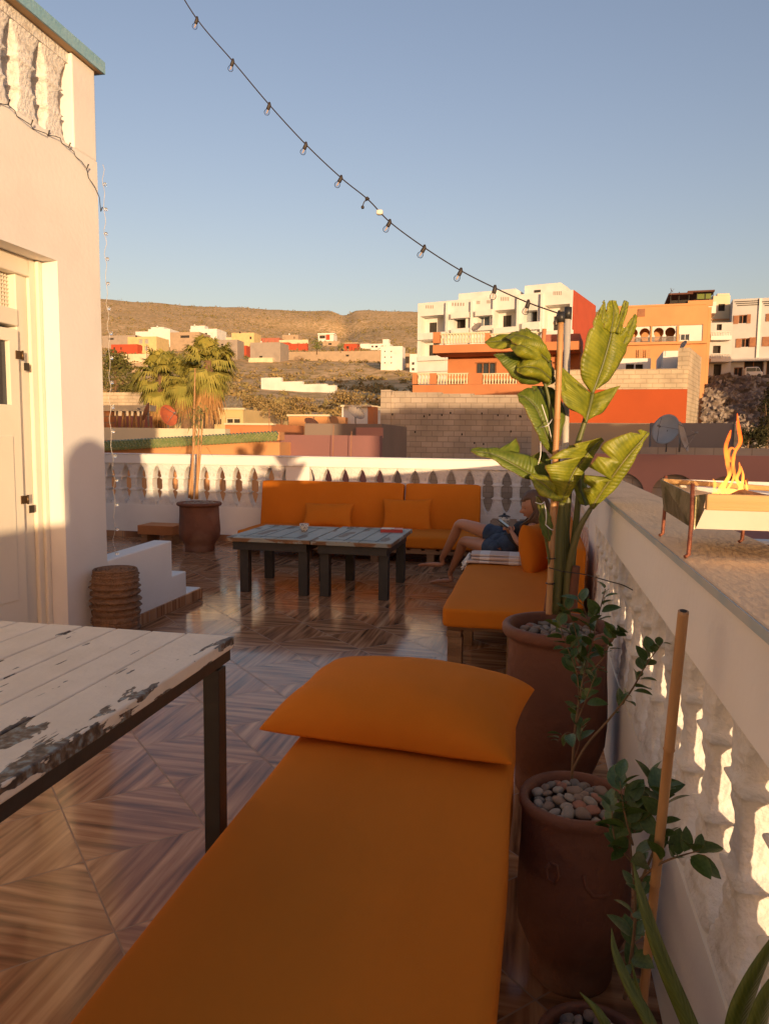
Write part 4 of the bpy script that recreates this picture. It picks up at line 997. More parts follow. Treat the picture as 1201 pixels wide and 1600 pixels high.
town(577, 609, 537, 548, WHT, 'white house with a row of small windows right of the red square house', ((580, 583, 540, 543), (586, 590, 540, 543), (595, 599, 540, 544)), trims=(('roof_room', (598, 607, 530, 537), -4, -.3, WHT), ('long_wall', (558, 577, 537, 545), -1, -.3, WHT)))
town(595, 628, 541, 579, WHT, 'tall plain white house with six tiny windows', ((600, 602, 548, 550), (610, 612, 548, 550), (600, 602, 557, 559), (610, 612, 557, 559), (600, 602, 566, 568), (610, 612, 566, 568)))
town(438, 596, 549, 564, TAN, 'long grey brown retaining wall across the slope', ((540, 545, 554, 557),), name='wall', cat='wall', depth=1.5)
town(628, 641, 552, 574, TAN, 'tan house with a dark gap right of the tall white house', ((630, 639, 557, 568),))
town(640, 656, 553, 582, WHT, 'white house half hidden by the apartment block', ((643, 647, 566, 570), (651, 655, 566, 570), (643, 647, 575, 579)))
town(206, 240, 567, 582, TAN, 'tan terrace wall below the cream garden wall', name='wall', cat='wall', depth=1)
# stepped white retaining wall
pw = hit(465, 612, 50); F = Face(0, 0, 0, radians(-8), P=pw)
t = thing('wall', 'bright white retaining wall stepping down the scrubby hillside', 'wall', pw)
b = MB()
for (a, c, y0) in ((408, 439, 590), (439, 472, 596), (472, 510, 600), (510, 524, 602)): F.box(b, a, c-.01, y0, 618+(a-408)*.03, -.6, 0)
b.build('wall', WHT, t)
for (px, py, Y, rw, rh, lab) in ((180, 570, 75, 28, 22, 'rounded olive tree on the far left of the hillside'), (190, 600, 60, 32, 18, 'broad olive bush behind the unfinished building'),
    (495, 539, 190, 10, 8, 'bright green tree beside the small white hill house'), (532, 541, 190, 6, 5, 'small green tree left of the square red house'), (385, 558, 170, 5, 5, 'little round tree by the narrow red house')):
    tree('tree', lab, px, py, Y, rw, rh, M['olive'] if px < 300 else M['green'], 1500 if px < 300 else 350, leaf=.09)
for (px, py, Y, rw, rh, lab) in ((440, 645, 33, 26, 12, 'dry golden bush left of the apricot hut'), (405, 628, 42, 30, 12, 'golden brown bush behind the fence'), (540, 622, 60, 40, 12, 'dark scrubby bush above the white hut'), (470, 632, 38, 30, 12, 'wide golden bush above the apricot hut')):
    tree('bush', lab, px, py, Y, rw, rh, M['scrub'], 1100, leaf=.12, cat='bush')

# utility poles, water tanks and aerials of the hillside town
for (px, y0, y1) in ((413, 522, 536), (465, 536, 553), (276, 520, 546), (363, 548, 562), (230, 536, 567), (348, 546, 566), (585, 524, 540), (558, 534, 548)):
    q = hit(px, y1+2, 60); k = (q-EYE).dot(fw)/FPX; b = MB(); h_ = (y1-y0)*k; b.tube([q-V(0, 0, 2*k), q+V(0, 0, h_)], [.35*k, .25*k], 6); b.tube([q+V(-1.6*k, 0, h_*.9), q+V(1.6*k, 0, h_*.9)], .2*k, 5)
    tag(b.build('utility_pole', M['twig'], loc=q), 'thin wooden utility pole standing among the hillside houses', 'pole', 'utility poles on the hillside')
for (px, py) in ((213, 524.5), (304, 507.5), (246, 509.5), (375, 518.5), (602, 539.5), (452, 521.5), (408, 533.5)):
    q = hit(px, 562 if px < 400 else 560, 60); q = EYE+(at(px, py, 10)-EYE)*((q-EYE).dot(fw)/(at(px, py, 10)-EYE).dot(fw)); k = (q-EYE).dot(fw)/FPX; b = MB()
    b.lathe([(1.2*k, -2.2*k), (1.3*k, 0), (1.0*k, .5*k), (0, .6*k)], q, 12)
    tag(b.build('water_tank', M['dark'] if px % 2 else WHT, loc=q), 'small rounded water tank on a flat roof of the hillside town', 'water tank', 'water tanks on the hillside roofs')
# --- fan palms
M['palmleaf'] = nmat('palm_frond', (.22, .21, .045), .7, (.32, .27, .06), 3, spec=.2); M['palmdead'] = nmat('dry_palm_frond', (.40, .22, .08), .9, (.30, .15, .05), 3); M['palmtrunk'] = nmat('palm_trunk', (.22, .13, .07), .95, (.14, .08, .05), 12, .6, 20)
def palm(label, px, py, Y, R, seed, ground=-6.):
    R_ = random.Random(seed); c = at(px, py, Y); t = thing('palm_tree', label, 'palm tree', V(c.x, c.y, ground), 'fan palms beyond the terrace')
    b = MB(); b.tube([V(c.x, c.y, ground), c-V(0, 0, .3), c+V(0, 0, .1)], [.22, .18, .16], 12, True); b.build('trunk', M['palmtrunk'], t)
    def frond(mb, az, el, L, fan, droop):
        d = Vector((cos(az)*cos(el), sin(az)*cos(el), sin(el))); p0 = c+V(0, 0, R_.uniform(-.1, .15)); p1 = p0+d*L*.55-V(0, 0, droop*L*.12)
        mb.tube([p0, (p0+p1)/2+V(0, 0, .03), p1], [.018, .014, .010], 4, False)
        side = d.cross(V(0, 0, 1)).normalized(); upv = side.cross(d).normalized()
        for k in range(fan):
            q = (k/(fan-1)-.5)*2.1; dd = (d*cos(q)+side*sin(q)).normalized(); Lk = L*.62*(1-.25*abs(q)/1.2)*R_.uniform(.85, 1.05)
            m1 = p1+dd*Lk*.6+upv*.03; m2 = p1+dd*Lk-V(0, 0, droop*L*(.25+.2*R_.random())); w = dd.cross(upv).normalized()*.030*L*1.3
            mb.add([p1-w*.4, p1+w*.4, m1+w, m1-w, m2], [(0, 1, 2, 3), (3, 2, 4)])
    b = MB()
    for i in range(85): frond(b, R_.uniform(0, 2*pi), R_.uniform(-1.25, 1.35) if i > 12 else R_.uniform(.6, 1.4), R*R_.uniform(.8, 1.1), 13, R_.uniform(.3, 1.1))
    b.build('crown', M['palmleaf'], t)
    b = MB()
    for i in range(20): frond(b, R_.uniform(0, 2*pi), R_.uniform(-1.55, -1.15), R*R_.uniform(.9, 1.3), 9, 1.2)
    b.build('dry_skirt', M['palmdead'], t)
palm('large fan palm right behind the thin plant pole', 326, 568, 26, 1.15, 1)
palm('bushy fan palm left of the tallest palm', 290, 590, 27, .95, 2)
palm('lowest fan palm beside the red satellite dish', 250, 588, 27.5, 1.2, 3)

# --- unseen houses added right of and behind the viewer to throw evening shadows
def bigbox(label, x0, x1, y0, y1, z, mat, nwin):
    t = thing('house', label, 'house', V((x0+x1)/2, (y0+y1)/2, -7)); Mb = fr(V(0, y1, 0), V(-1, 0, 0), V(0, 1, 0), V(0, 0, 1)); b = MB()
    hz = [(-x0-1.6-2.4*i-1, -x0-1.6-2.4*i, z-2.2-2.9*k, z-1.0-2.9*k) for i in range(nwin) for k in range(2) if -x0-1.6-2.4*i-1 > -x1+.3]
    holed(b, Mb, -x1, -x0, -7, z, hz, -.25, 0); b.box(x0, x1, y0, y1-.25, -7, z); b.build('wall', mat, t)
    for h in hz: b = MB(); b.box(h[0], h[1], -.245, -.2, h[2], h[3], Mb); b.build('window', M['glass'], t)
    b = MB(); b.box(x0-.05, x1+.05, y1-.2, y1+.06, z+.002, z+.08); b.box(x0-.05, x1+.05, y0-.06, y0+.2, z+.002, z+.08); b.build('coping', CRM, t)
zt = at(700, 640, 20).z+22*math.tan(SUN_EL)/cos(SUN_AZ)
bigbox('unseen white block house added right of the terrace to shade the block wall', at(630, 660, 20).x+22*math.tan(SUN_AZ), at(842, 660, 20).x+22*math.tan(SUN_AZ), -8, -2, zt, WHT, 2)
bigbox('unseen low cream house added at the right rear to shade the grey and pink walls', 12.8, 19.2, -8, -2.05, 2.75, CRM, 2)
bigbox('unseen tall tan house added on the right to shade the rubble bank', 18.3, 31, 28, 31, 7.7, TAN, 4)

# ------------------------------------------------------------------ coffee tables
def paintwood(name, base, under, stripe):
    m = nmat(name, base, .6, tuple(c*.85 for c in base), 8, .2, 60, c3=under, scale3=10, pos3=(.55, .60), stretch=(1, .35, 1)); return m
M['ctop'] = paintwood('worn_pale_blue_wood', (.36, .37, .32), (.16, .11, .07), 0); M['cedge'] = nmat('bare_wood_edge', (.26, .13, .06), .7, (.18, .09, .04), 12, .2, 50, c3=(.3, .3, .26), scale3=9, pos3=(.5, .56))
M['cblue'] = nmat('faded_blue_groove', (.10, .17, .19), .6, (.2, .22, .2), 30)
def ctable(label, x0, x1, y0, y1, z, legs):
    t = thing('coffee_table', label, 'coffee table', V((x0+x1)/2, (y0+y1)/2, 0), 'low black legged coffee tables')
    b = MB(); b.box(x0, x1, y0, y1, z-.03, z-.004); bev(b.build('edge', M['cedge'], t), .003)
    b = MB(); n = 5; w = (x1-x0)/n
    for i in range(n): b.box(x0+.002+w*i, x0-.002+w*(i+1), y0+.05, y1-.05, z-.004, z+.001)
    b.box(x0+.001, x1-.001, y0+.001, y0+.047, z-.004, z+.002); b.box(x0+.001, x1-.001, y1-.047, y1-.001, z-.004, z+.002)
    tp = bev(b.build('tabletop', M['ctop'], t), .002)
    b = MB()
    for i in (1, 2, 3, 4): b.box(x0+w*i-.012, x0+w*i-.004, y0+.06, y1-.06, z+.0012, z+.003)
    b.box(x0+w*.6, x0+w*4.4, y0+.09, y0+.102, z+.0031, z+.0045); b.box(x0+w*.6, x0+w*4.4, y1-.14, y1-.128, z+.0031, z+.0045); b.build('panel_moulding', M['cblue'], tp)
    b = MB(); a = .04
    b.box(x0+a, x1-a, y0+a, y0+a+.03, z-.095, z-.0305); b.box(x0+a, x1-a, y1-a-.03, y1-a, z-.095, z-.0305)
    b.box(x0+a, x0+a+.03, y0+a+.03, y1-a-.03, z-.095, z-.0305); b.box(x1-a-.03, x1-a, y0+a+.03, y1-a-.03, z-.095, z-.0305); b.build('apron', M['blackwood'], t)
    for (lx, ly) in legs:
        b = MB(); b.box(lx-.034, lx+.034, ly-.034, ly+.034, 0, z-.0955 if False else z-.096); bev(b.build('leg', M['blackwood'], t), .003)
ctable('low coffee table with faded blue wooden top on the left carrying the patterned cup', -2.235, -1.585, 5.03, 5.86, .425, ((-2.13, 5.16), (-1.66, 5.13), (-2.15, 5.72), (-1.68, 5.72)))
ctable('low coffee table with faded blue wooden top on the right carrying the red book', -1.575, -.985, 5.02, 5.92, .425, ((-1.50, 5.15), (-1.055, 5.13), (-1.48, 5.80), (-1.06, 5.82)))
# cup with geometric pattern
def cupmat():
    m = bpy.data.materials.new('patterned_ceramic'); m.use_nodes = True; n = m.node_tree.nodes; l = m.node_tree.links; b = n['Principled BSDF']; b.inputs['Roughness'].default_value = .25
    tc = n.new('ShaderNodeTexCoord'); v = n.new('ShaderNodeTexVoronoi'); v.distance = 'MANHATTAN'; v.inputs['Scale'].default_value = 48; l.new(tc.outputs['Object'], v.inputs[0])
    r = n.new('ShaderNodeValToRGB'); r.color_ramp.interpolation = 'CONSTANT'; e = r.color_ramp.elements; e[0].color = (.65, .60, .52, 1); e[1].position = .42; e[1].color = (.03, .03, .05, 1); k = e.new(.62); k.color = (.62, .57, .5, 1)
    l.new(v.outputs['Distance'], r.inputs[0]); l.new(r.outputs[0], b.inputs['Base Color']); return m
M['cup'] = cupmat()
def cup(label, p, r, h, mat):
    b = MB(); b.lathe([(r*.6, 0), (r*.62, h*.06), (r*.74, h*.10), (r*.97, h*.55), (r, h), (r*.93, h), (r*.88, h*.5), (r*.6, h*.12), (0, h*.1)], p, 32)
    o = b.build('cup', mat, loc=p); tag(o, label, 'cup'); return o
cp_ = at(474, 826, 5.5); cup('small black and white patterned cup on the left coffee table', V(cp_.x, 5.52, .4262), .036, .062, M['cup'])
b = MB(); b.lathe([(.028, 0), (.05, .006), (.052, .009), (.03, .004), (0, .003)], V(cp_.x-.01, 5.48, .4262), 32) ; 
# book
bk_ = thing('book', 'closed red and cream paperback lying on the right coffee table', 'book', onz(612, 830, .43))
Mk = RZ(radians(8), bk_.location)
b = MB(); b.box(-.085, .085, -.055, .055, -.002, .018, Mk); b.build('pages', nmat('book_pages', (.62, .55, .42), .9), bk_)
b = MB(); b.box(-.088, .088, -.058, .058, .0181, .021, Mk); b.box(-.088, .088, -.058, .058, -.0042, -.0021, Mk); b.box(-.088, .088, -.0605, -.0582, -.0042, .021, Mk); b.build('cover', nmat('red_cover', (.42, .03, .03), .4, (.36, .03, .03), 10), bk_)
b = MB(); b.box(-.083, .02, -.052, .052, .0212, .0225, Mk); b.build('cover_panel', nmat('cream_cover', (.55, .50, .38), .45, (.35, .10, .08), 14, mixpos=(.55, .6)), bk_)

# ------------------------------------------------------------------ back sofa
sf = thing('sofa', 'long low pallet sofa with orange seat and back cushions against the far balustrade', 'sofa', V(-1.7, 7.2, 0))
pallet(sf, -2.87, -1.44, 6.72, 7.52, 0, .145, 'Y'); pallet(sf, -1.43, -.46, 6.72, 7.52, 0, .145, 'Y')
for (x0, x1, s_) in ((-2.86, -1.435, 1), (-1.425, -.47, 5)):
    b = MB(); b.rbox(((x0+x1)/2, 7.02, .205), (x1-x0)/2, .33, .058, .026, 14, puff=.01, nz=.004, seed=s_); sub(b.build('seat_cushion', M['orange'], sf))
for (x0, x1, s_) in ((-2.885, -1.335, 2), (-1.318, -.545, 7)):
    Mb = Matrix.Translation(V((x0+x1)/2, 7.47, .45)) @ Matrix.Rotation(radians(-8), 4, 'X')
    b = MB(); b.rbox((0, 0, 0), (x1-x0)/2, .058, .262, .024, 16, nz=.005, seed=s_)
    for q in b.v: q.y -= .012*max(0, 1-(q.x/((x1-x0)/2))**4)*max(0, 1-(q.z/.262)**4)
    b.v = [Mb @ q for q in b.v]; sub(b.build('back_cushion', M['orange'], sf))
def lean_pillow(label, cx_, cy_, cz_, sx, sy, T, tilt, yaw_, roll_, seed, grp='loose orange pillows', mat=None):
    Mx = Matrix.Translation(V(cx_, cy_, cz_)) @ Matrix.Rotation(yaw_, 4, 'Z') @ Matrix.Rotation(pi/2-tilt, 4, 'X') @ Matrix.Rotation(roll_, 4, 'Z')
    b = MB(); b.pillow(sx, sy, T, Mx, 24, seed=seed, pinch=.09, wr=.004); o = sub(b.build('pillow', mat or M['orange'], loc=(cx_, cy_, cz_-.1))); tag(o, label, 'pillow', grp); return o
lean_pillow('orange pillow slouching on the sofa behind the patterned cup', at(513, 806, 7.25).x, 7.24, .375, .265, .135, .065, radians(28), 0, radians(1), 1.1)
lean_pillow('orange pillow upright against the gap between the two back cushions', at(636, 803, 7.3).x, 7.28, .40, .255, .17, .06, radians(16), 0, radians(1.5), 3.3)
# wooden corner between the sofas
ct = thing('side_table', 'slatted wooden corner table behind the reclining woman', 'side table', V(-.1, 7.0, 0))
pallet(ct, -.44, XR-.03, 6.62, 7.48, 0, .375, 'Y', 'slats')
p = at(787, 822, 6.85); o = cup('small dark blue and white pot on the slatted corner table', V(p.x, 6.85, .376), .055, .085, M['cup'])
b = MB(); b.lathe([(.056, .085), (.058, .089), (.045, .094), (.012, .104), (.014, .114), (0, .118)], V(p.x, 6.85, .376), 24); b.build('lid', M['black'], o)

# ------------------------------------------------------------------ chaise along the right parapet
ch = thing('chaise', 'pallet chaise with two orange mattresses along the right balustrade', 'chaise', V(-.1, 4.8, 0))
pallet(ch, -.40, XR-.035, 3.45, 4.75, 0, .262, 'X'); pallet(ch, -.40, XR-.035, 4.77, 6.3, 0, .262, 'X')
for (y0, y1, s_) in ((3.42, 4.86, 2.5), (4.875, 6.35, 6.1)):
    b = MB(); b.rbox((-.09, (y0+y1)/2, .312), .335, (y1-y0)/2, .050, .024, 18, puff=.008, nz=.004, seed=s_); sub(b.build('mattress', M['orange'], ch))
b = MB(); b.rbox((XR-.075, 4.9, .52), .035, 1.45, .15, .022, 14, nz=.004, seed=9.); sub(b.build('back_cushion', M['orange'], ch))
# folded fringed towel
tw = MB(); c0 = onz(706, 880, .372); 
M['towel'] = nmat('striped_cotton', (.62, .48, .40), .95, (.56, .42, .34), 3, .2, 300)
def towelmat():
    m = M['towel']; n = m.node_tree.nodes; l = m.node_tree.links; b = n['Principled BSDF']; src = b.inputs['Base Color'].links[0].from_socket
    tc = n.new('ShaderNodeTexCoord'); sp = n.new('ShaderNodeSeparateXYZ'); l.new(tc.outputs['Object'], sp.inputs[0]); w = n.new('ShaderNodeMath'); w.operation = 'SINE'; k = n.new('ShaderNodeMath'); k.operation = 'MULTIPLY'; k.inputs[1].default_value = 34; l.new(sp.outputs['X'], k.inputs[0]); l.new(k.outputs[0], w.inputs[0])
    r = n.new('ShaderNodeValToRGB'); r.color_ramp.elements[0].position = .45; r.color_ramp.elements[1].position = .55; l.new(w.outputs[0], r.inputs[0])
    mx = n.new('ShaderNodeMix'); mx.data_type = 'RGBA'; l.new(r.outputs[0], mx.inputs[0]); l.new(src, mx.inputs[6]); mx.inputs[7].default_value = (.74, .66, .60, 1); l.new(mx.outputs[2], b.inputs['Base Color'])
towelmat()
twt = thing('towel', 'folded pale striped towel with white fringe lying before the reclining woman', 'towel', V(-.17, 4.76, .365))
for i, (zz, hh, dx) in enumerate(((.383, .011, 0), (.405, .010, .012), (.424, .008, -.004))):
    b = MB(); b.rbox((-.185+dx, 4.74+.01*i, zz), .235-.012*i, .085-.006*i, hh, hh*.9, 16, nz=.007, seed=i*3.); sub(b.build('fold', M['towel'], twt))
b = MB(); rr = random.Random(4)
for i in range(70):
    y0 = 4.665+.15*i/70; x0 = -.412+rr.uniform(-.004, .006); p = V(x0, y0, .40+rr.uniform(-.015, .02)); pts = [p]
    for k in range(4): p = p+V(-.008+rr.uniform(-.006, .004), rr.uniform(-.006, .006), -.016); pts.append(p)
    b.tube(pts, .0028, 4)
b.build('fringe', nmat('white_fringe', (.78, .74, .70), .95), twt)['kind'] = 'stuff'
# pillow behind her back
Mx = Matrix.Translation(at(834, 860, 4.62)) @ Matrix.Rotation(radians(15), 4, 'Y') @ Matrix.Rotation(radians(74), 4, 'Z') @ Matrix.Rotation(radians(66), 4, 'X') 
b = MB(); b.pillow(.175, .165, .075, Mx, 24, seed=8.2, pinch=.05, wr=.004); o = sub(b.build('pillow', M['orange'], loc=at(829, 880, 4.62))); tag(o, 'round edged orange pillow propped upright behind the reclining woman', 'pillow', 'loose orange pillows')

# ------------------------------------------------------------------ person
M['skin'] = nmat('skin', (.50, .235, .13), .5, (.46, .20, .11), 8, .05, 90); _s = M['skin'].node_tree.nodes['Principled BSDF']; _s.inputs['Subsurface Weight'].default_value = .08; _s.inputs['Subsurface Radius'].default_value = (.02, .01, .005)
M['hair'] = nmat('brown_hair', (.075, .036, .016), .5, (.14, .07, .032), 6, .5, 60, stretch=(1, 1, .15))
M['denim'] = nmat('denim', (.022, .036, .07), .9, (.05, .075, .12), 14, .4, 120); M['top'] = nmat('dark_top', (.018, .018, .022), .9, (.03, .03, .035), 10, .3, 80)
def skin_obj(name, nodes, edges, mat, parent, lv=2, root=0):
    me = bpy.data.meshes.new(name); base = parent.location if parent else V(0, 0, 0)
    q = parent.parent if parent else None
    me.from_pydata([tuple(V(*n[:3])-base) for n in nodes], edges, [])
    o = bpy.data.objects.new(name, me); col.objects.link(o)
    if parent: o.parent = parent
    md = o.modifiers.new('skin', 'SKIN'); md.use_smooth_shade = True; md.branch_smoothing = .6
    for i, n in enumerate(nodes):
        sv = me.skin_vertices[0].data[i]; r = n[3]; sv.radius = (r, n[4] if len(n) > 4 else r); sv.use_root = (i == root)
    s_ = o.modifiers.new('sub', 'SUBSURF'); s_.levels = lv; s_.render_levels = lv
    me.materials.append(mat); return o
def P(px, py, Y): return at(px, py, Y)
YH = 5.22
pelv = P(786, 851, YH); pt = thing('person', 'woman in denim shorts and dark top reclining with crossed legs and looking at a phone', 'person', V(pelv.x, pelv.y, .37))
waist = P(803, 845, YH-.04); chest = P(820, 828, YH-.10); neckb = P(831, 816, YH-.13); 
shL = P(836, 822, YH-.24); shR = P(831, 818, YH+.03)
hipA = P(781, 838, YH+.07); hipB = P(782, 859, YH-.07)                 # far (crossed-over) and near hips
kneA = P(717, 817, YH+.26); ankA = P(689, 874, YH+.50); heelA = P(692, 882, YH+.50); balA = P(664, 882, YH+.52); toeA = P(653, 883, YH+.53)
kneB = P(723, 845, YH+.30); ankB = P(702, 897, YH+.56); heelB = P(706, 907, YH+.55); balB = P(683, 908, YH+.60); toeB = P(672, 910, YH+.61)
calA = kneA.lerp(ankA, .3)+V(.012, 0, 0); calB = kneB.lerp(ankB, .3)+V(.012, 0, 0)
elN = P(812, 852, YH-.27); wrN = P(800, 833, YH-.20); hdN = P(796, 826, YH-.17)
elF = P(800, 842, YH+.0); wrF = P(795, 830, YH-.10); hdF = P(791, 826, YH-.12)
headb = P(834, 803, YH-.13)
nodes = [(*pelv, .066, .055), (*waist, .052, .045), (*chest, .064, .054), (*neckb, .034), (*headb, .030),
 (*hipA, .056), (*kneA.lerp(hipA, .5), .054), (*kneA, .039), (*calA, .041), (*ankA, .022), (*heelA, .022), (*balA, .021, .015), (*toeA, .015, .009),
 (*hipB, .058), (*kneB.lerp(hipB, .5), .056), (*kneB, .040), (*calB, .041), (*ankB, .022), (*heelB, .022), (*balB, .021, .015), (*toeB, .015, .009),
 (*shL, .033), (*shL.lerp(elN, .5), .027), (*elN, .023), (*elN.lerp(wrN, .3), .023), (*wrN, .015), (*wrN.lerp(hdN, .8), .018, .012),
 (*shR, .033), (*shR.lerp(elF, .5), .027), (*elF, .023), (*wrF, .015), (*wrF.lerp(hdF, .8), .018, .012)]
ed = [(0, 1), (1, 2), (2, 3), (3, 4), (0, 5), (5, 6), (6, 7), (7, 8), (8, 9), (9, 10), (10, 11), (11, 12), (0, 13), (13, 14), (14, 15), (15, 16), (16, 17), (17, 18), (18, 19), (19, 20), (2, 21), (21, 22), (22, 23), (23, 24), (24, 25), (25, 26), (2, 27), (27, 28), (28, 29), (29, 30), (30, 31)]
skin_obj('body', nodes, ed, M['skin'], pt)
# fingers round the phone
def fingers(h, wr, side):
    d = (h-wr).normalized(); sdv = d.cross(V(0, 0, 1)).normalized(); upv = sdv.cross(d)
    for k in range(4):
        o_ = h+sdv*(.014-.0095*k)*side; L = (.026, .030, .028, .022)[k]
        skin_obj('finger', [(*(o_-d*.012), .006), (*(o_+d*L*.55+upv*.004), .0055), (*(o_+d*L*.9-V(0, 0, .012)), .005), (*(o_+d*L*.7-V(0, 0, .022)), .004)], [(0, 1), (1, 2), (2, 3)], M['skin'], pt, 1)
    o_ = h-d*.01+sdv*.018*side; skin_obj('thumb', [(*(o_-d*.012), .007), (*(o_+sdv*.008*side+upv*.012), .0062), (*(o_+d*.016+upv*.022), .005)], [(0, 1), (1, 2)], M['skin'], pt, 1)
fingers(hdN, wrN, 1); fingers(hdF, wrF, -1)
# head, looking left and slightly down
hc = P(834.5, 790, YH-.13); fdir = V(-.93, -.18, -.30).normalized(); hs_ = V(-.25, .97, 0.0); hs_ = (hs_-fdir*hs_.dot(fdir)).normalized(); hup = fdir.cross(hs_); 
if hup.z < 0: hup = -hup
def headmesh():
    b = MB()
    def fn(a, c):
        th = (c-.5)*pi; ph = a*2*pi; x, y, z = cos(th)*cos(ph), cos(th)*sin(ph), sin(th)       # x forward, y side
        X, Y_, Z = x*.082, y*.064, z*.098
        if z < 0: X *= 1-.20*z*z; Y_ *= 1-.34*z*z; X += .012*(-z)
        f = max(0, x)
        X += .022*exp(-(y/.16)**2-((z+.13)/.15)**2)*f                                        # nose
        X += .006*exp(-(y/.20)**2-((z+.13)/.34)**2)*f
        X += .007*exp(-(y/.30)**2-((z+.44)/.07)**2)*f + .006*exp(-(y/.28)**2-((z+.56)/.07)**2)*f     # lips
        X += .012*exp(-(y/.32)**2-((z+.84)/.16)**2)*f                                       # chin
        X += .004*exp(-((z-.22)/.1)**2)*f                                                    # brow
        X -= .010*(exp(-((abs(y)-.36)/.16)**2-((z-.04)/.11)**2))*f                           # eye sockets
        return hc + fdir*X + hs_*Y_ + hup*Z
    b.grid(fn, 64, 48); return b
h = headmesh().build('head', M['skin'], pt)
for s_ in (-1, 1):
    b = MB(); e = hc+fdir*.066+hs_*.025*s_+hup*.004; b.rbox(e, .010, .010, .007, .0065, 4); b.build('eye', nmat('eyelid', (.36, .16, .09), .5), h)
    b = MB(); b.rbox(hc+hs_*.062*s_-fdir*.002-hup*.008, .010, .006, .017, .0055, 4); b.build('ear', M['skin'], h)
b = MB(); b.rbox(hc+fdir*.083-hup*.045, .006, .016, .005, .0045, 4); b.build('lips', nmat('lips', (.40, .12, .09), .4), h)
def hairmesh():
    b = MB()
    def fn(a, c):
        th = (c-.5)*pi; ph = a*2*pi; x, y, z = cos(th)*cos(ph), cos(th)*sin(ph), sin(th)
        face = max(0, x-.15)*1.2; r = 1.13+.03*noise.noise(Vector((ph*5, z*2, 0)))
        # pull inside the head where the face is
        if x > .34 and z < .46+.2*(1-x): r = .80
        if z < -.55 and x > -.2: r = .8
        X, Y_, Z = x*.082*r, y*.064*r, z*.098*r
        if x < 0: X -= .012; Z -= .02*max(0, -x)
        return hc + fdir*X + hs_*Y_ + hup*Z
    b.grid(fn, 60, 40)
    # lengths falling over the near shoulder and the back
    R_ = random.Random(2)
    for i in range(46):
        s_ = -1 if i % 3 else 1; p = hc-fdir*R_.uniform(0, .07)+hs_*s_*R_.uniform(.045, .066)-hup*R_.uniform(.0, .05); q = P(818+R_.uniform(-8, 10), 822+R_.uniform(-3, 8), YH-.10-.09*(1 if s_ < 0 else -1))
        m_ = p.lerp(q, .5)+V(.012, -.01, -.012); b.tube([p, m_, q], [.009, .009, .003], 5)
    return b
hairmesh().build('hair', M['hair'], pt)
# denim shorts and top: shells round the limbs
def cloth(name, mat, chains, blobs=()):
    b = MB()
    for pts, rs_ in chains: b.tube(curve_(pts, 10), [lerp_tab([(k/(len(rs_)-1), r) for k, r in enumerate(rs_)], i/10) for i in range(11)], 20, True)
    for (c, r) in blobs: b.rbox(c, r[0], r[1], r[2], min(r)*.98, 8)
    for k, q in enumerate(b.v): b.v[k] = q + V(1, 1, 1)*.004*noise.noise(q*38)
    return b.build(name, mat, pt)
def curve_(pts, n):
    out = []
    for i in range(n+1): t = i/n*(len(pts)-1); k = min(int(t), len(pts)-2); out.append(pts[k].lerp(pts[k+1], t-k))
    return out
cloth('shorts', M['denim'], [([hipA.lerp(pelv, .3), hipA, hipA.lerp(kneA, .30)], [.066, .068, .064]), ([hipB.lerp(pelv, .3), hipB, hipB.lerp(kneB, .30)], [.068, .072, .067]), ([pelv.lerp(hipA.lerp(hipB, .5), .4), pelv, pelv.lerp(waist, .75)], [.076, .088, .074]), ([hipA.lerp(hipB, .5).lerp(pelv, .5), hipA.lerp(hipB, .5), hipA.lerp(hipB, .5).lerp(kneA.lerp(kneB, .5), .18)], [.07, .078, .05]), ([hipB, hipB.lerp(waist, .5), waist], [.07, .078, .07])], ())
cloth('top', M['top'], [([pelv.lerp(waist, .6), waist, waist.lerp(chest, .5), chest, chest.lerp(neckb, .45)], [.078, .078, .078, .080, .052]), ([chest.lerp(shL, .2), shL.lerp(chest, .3)], [.05, .04]), ([chest.lerp(shR, .2), shR.lerp(chest, .3)], [.05, .04])])
ph = thing('phone', 'dark phone held up by the reclining woman', 'phone', hdN.lerp(hdF, .5)+V(-.01, 0, .01))
Mp = Matrix.Translation(hdN.lerp(hdF, .5)+V(-.018, 0, .024)) @ Matrix.Rotation(radians(80), 4, 'Z') @ Matrix.Rotation(radians(35), 4, 'X')
b = MB(); b.rbox((0, 0, 0), .032, .062, .0045, .004, 6, M=None); b.v = [Mp @ q for q in b.v]; b.build('phone_body', M['black'], ph)
b = MB(); b.box(-.028, .028, -.056, .056, .0046, .0054, Mp); b.build('screen', M['glass'], ph)

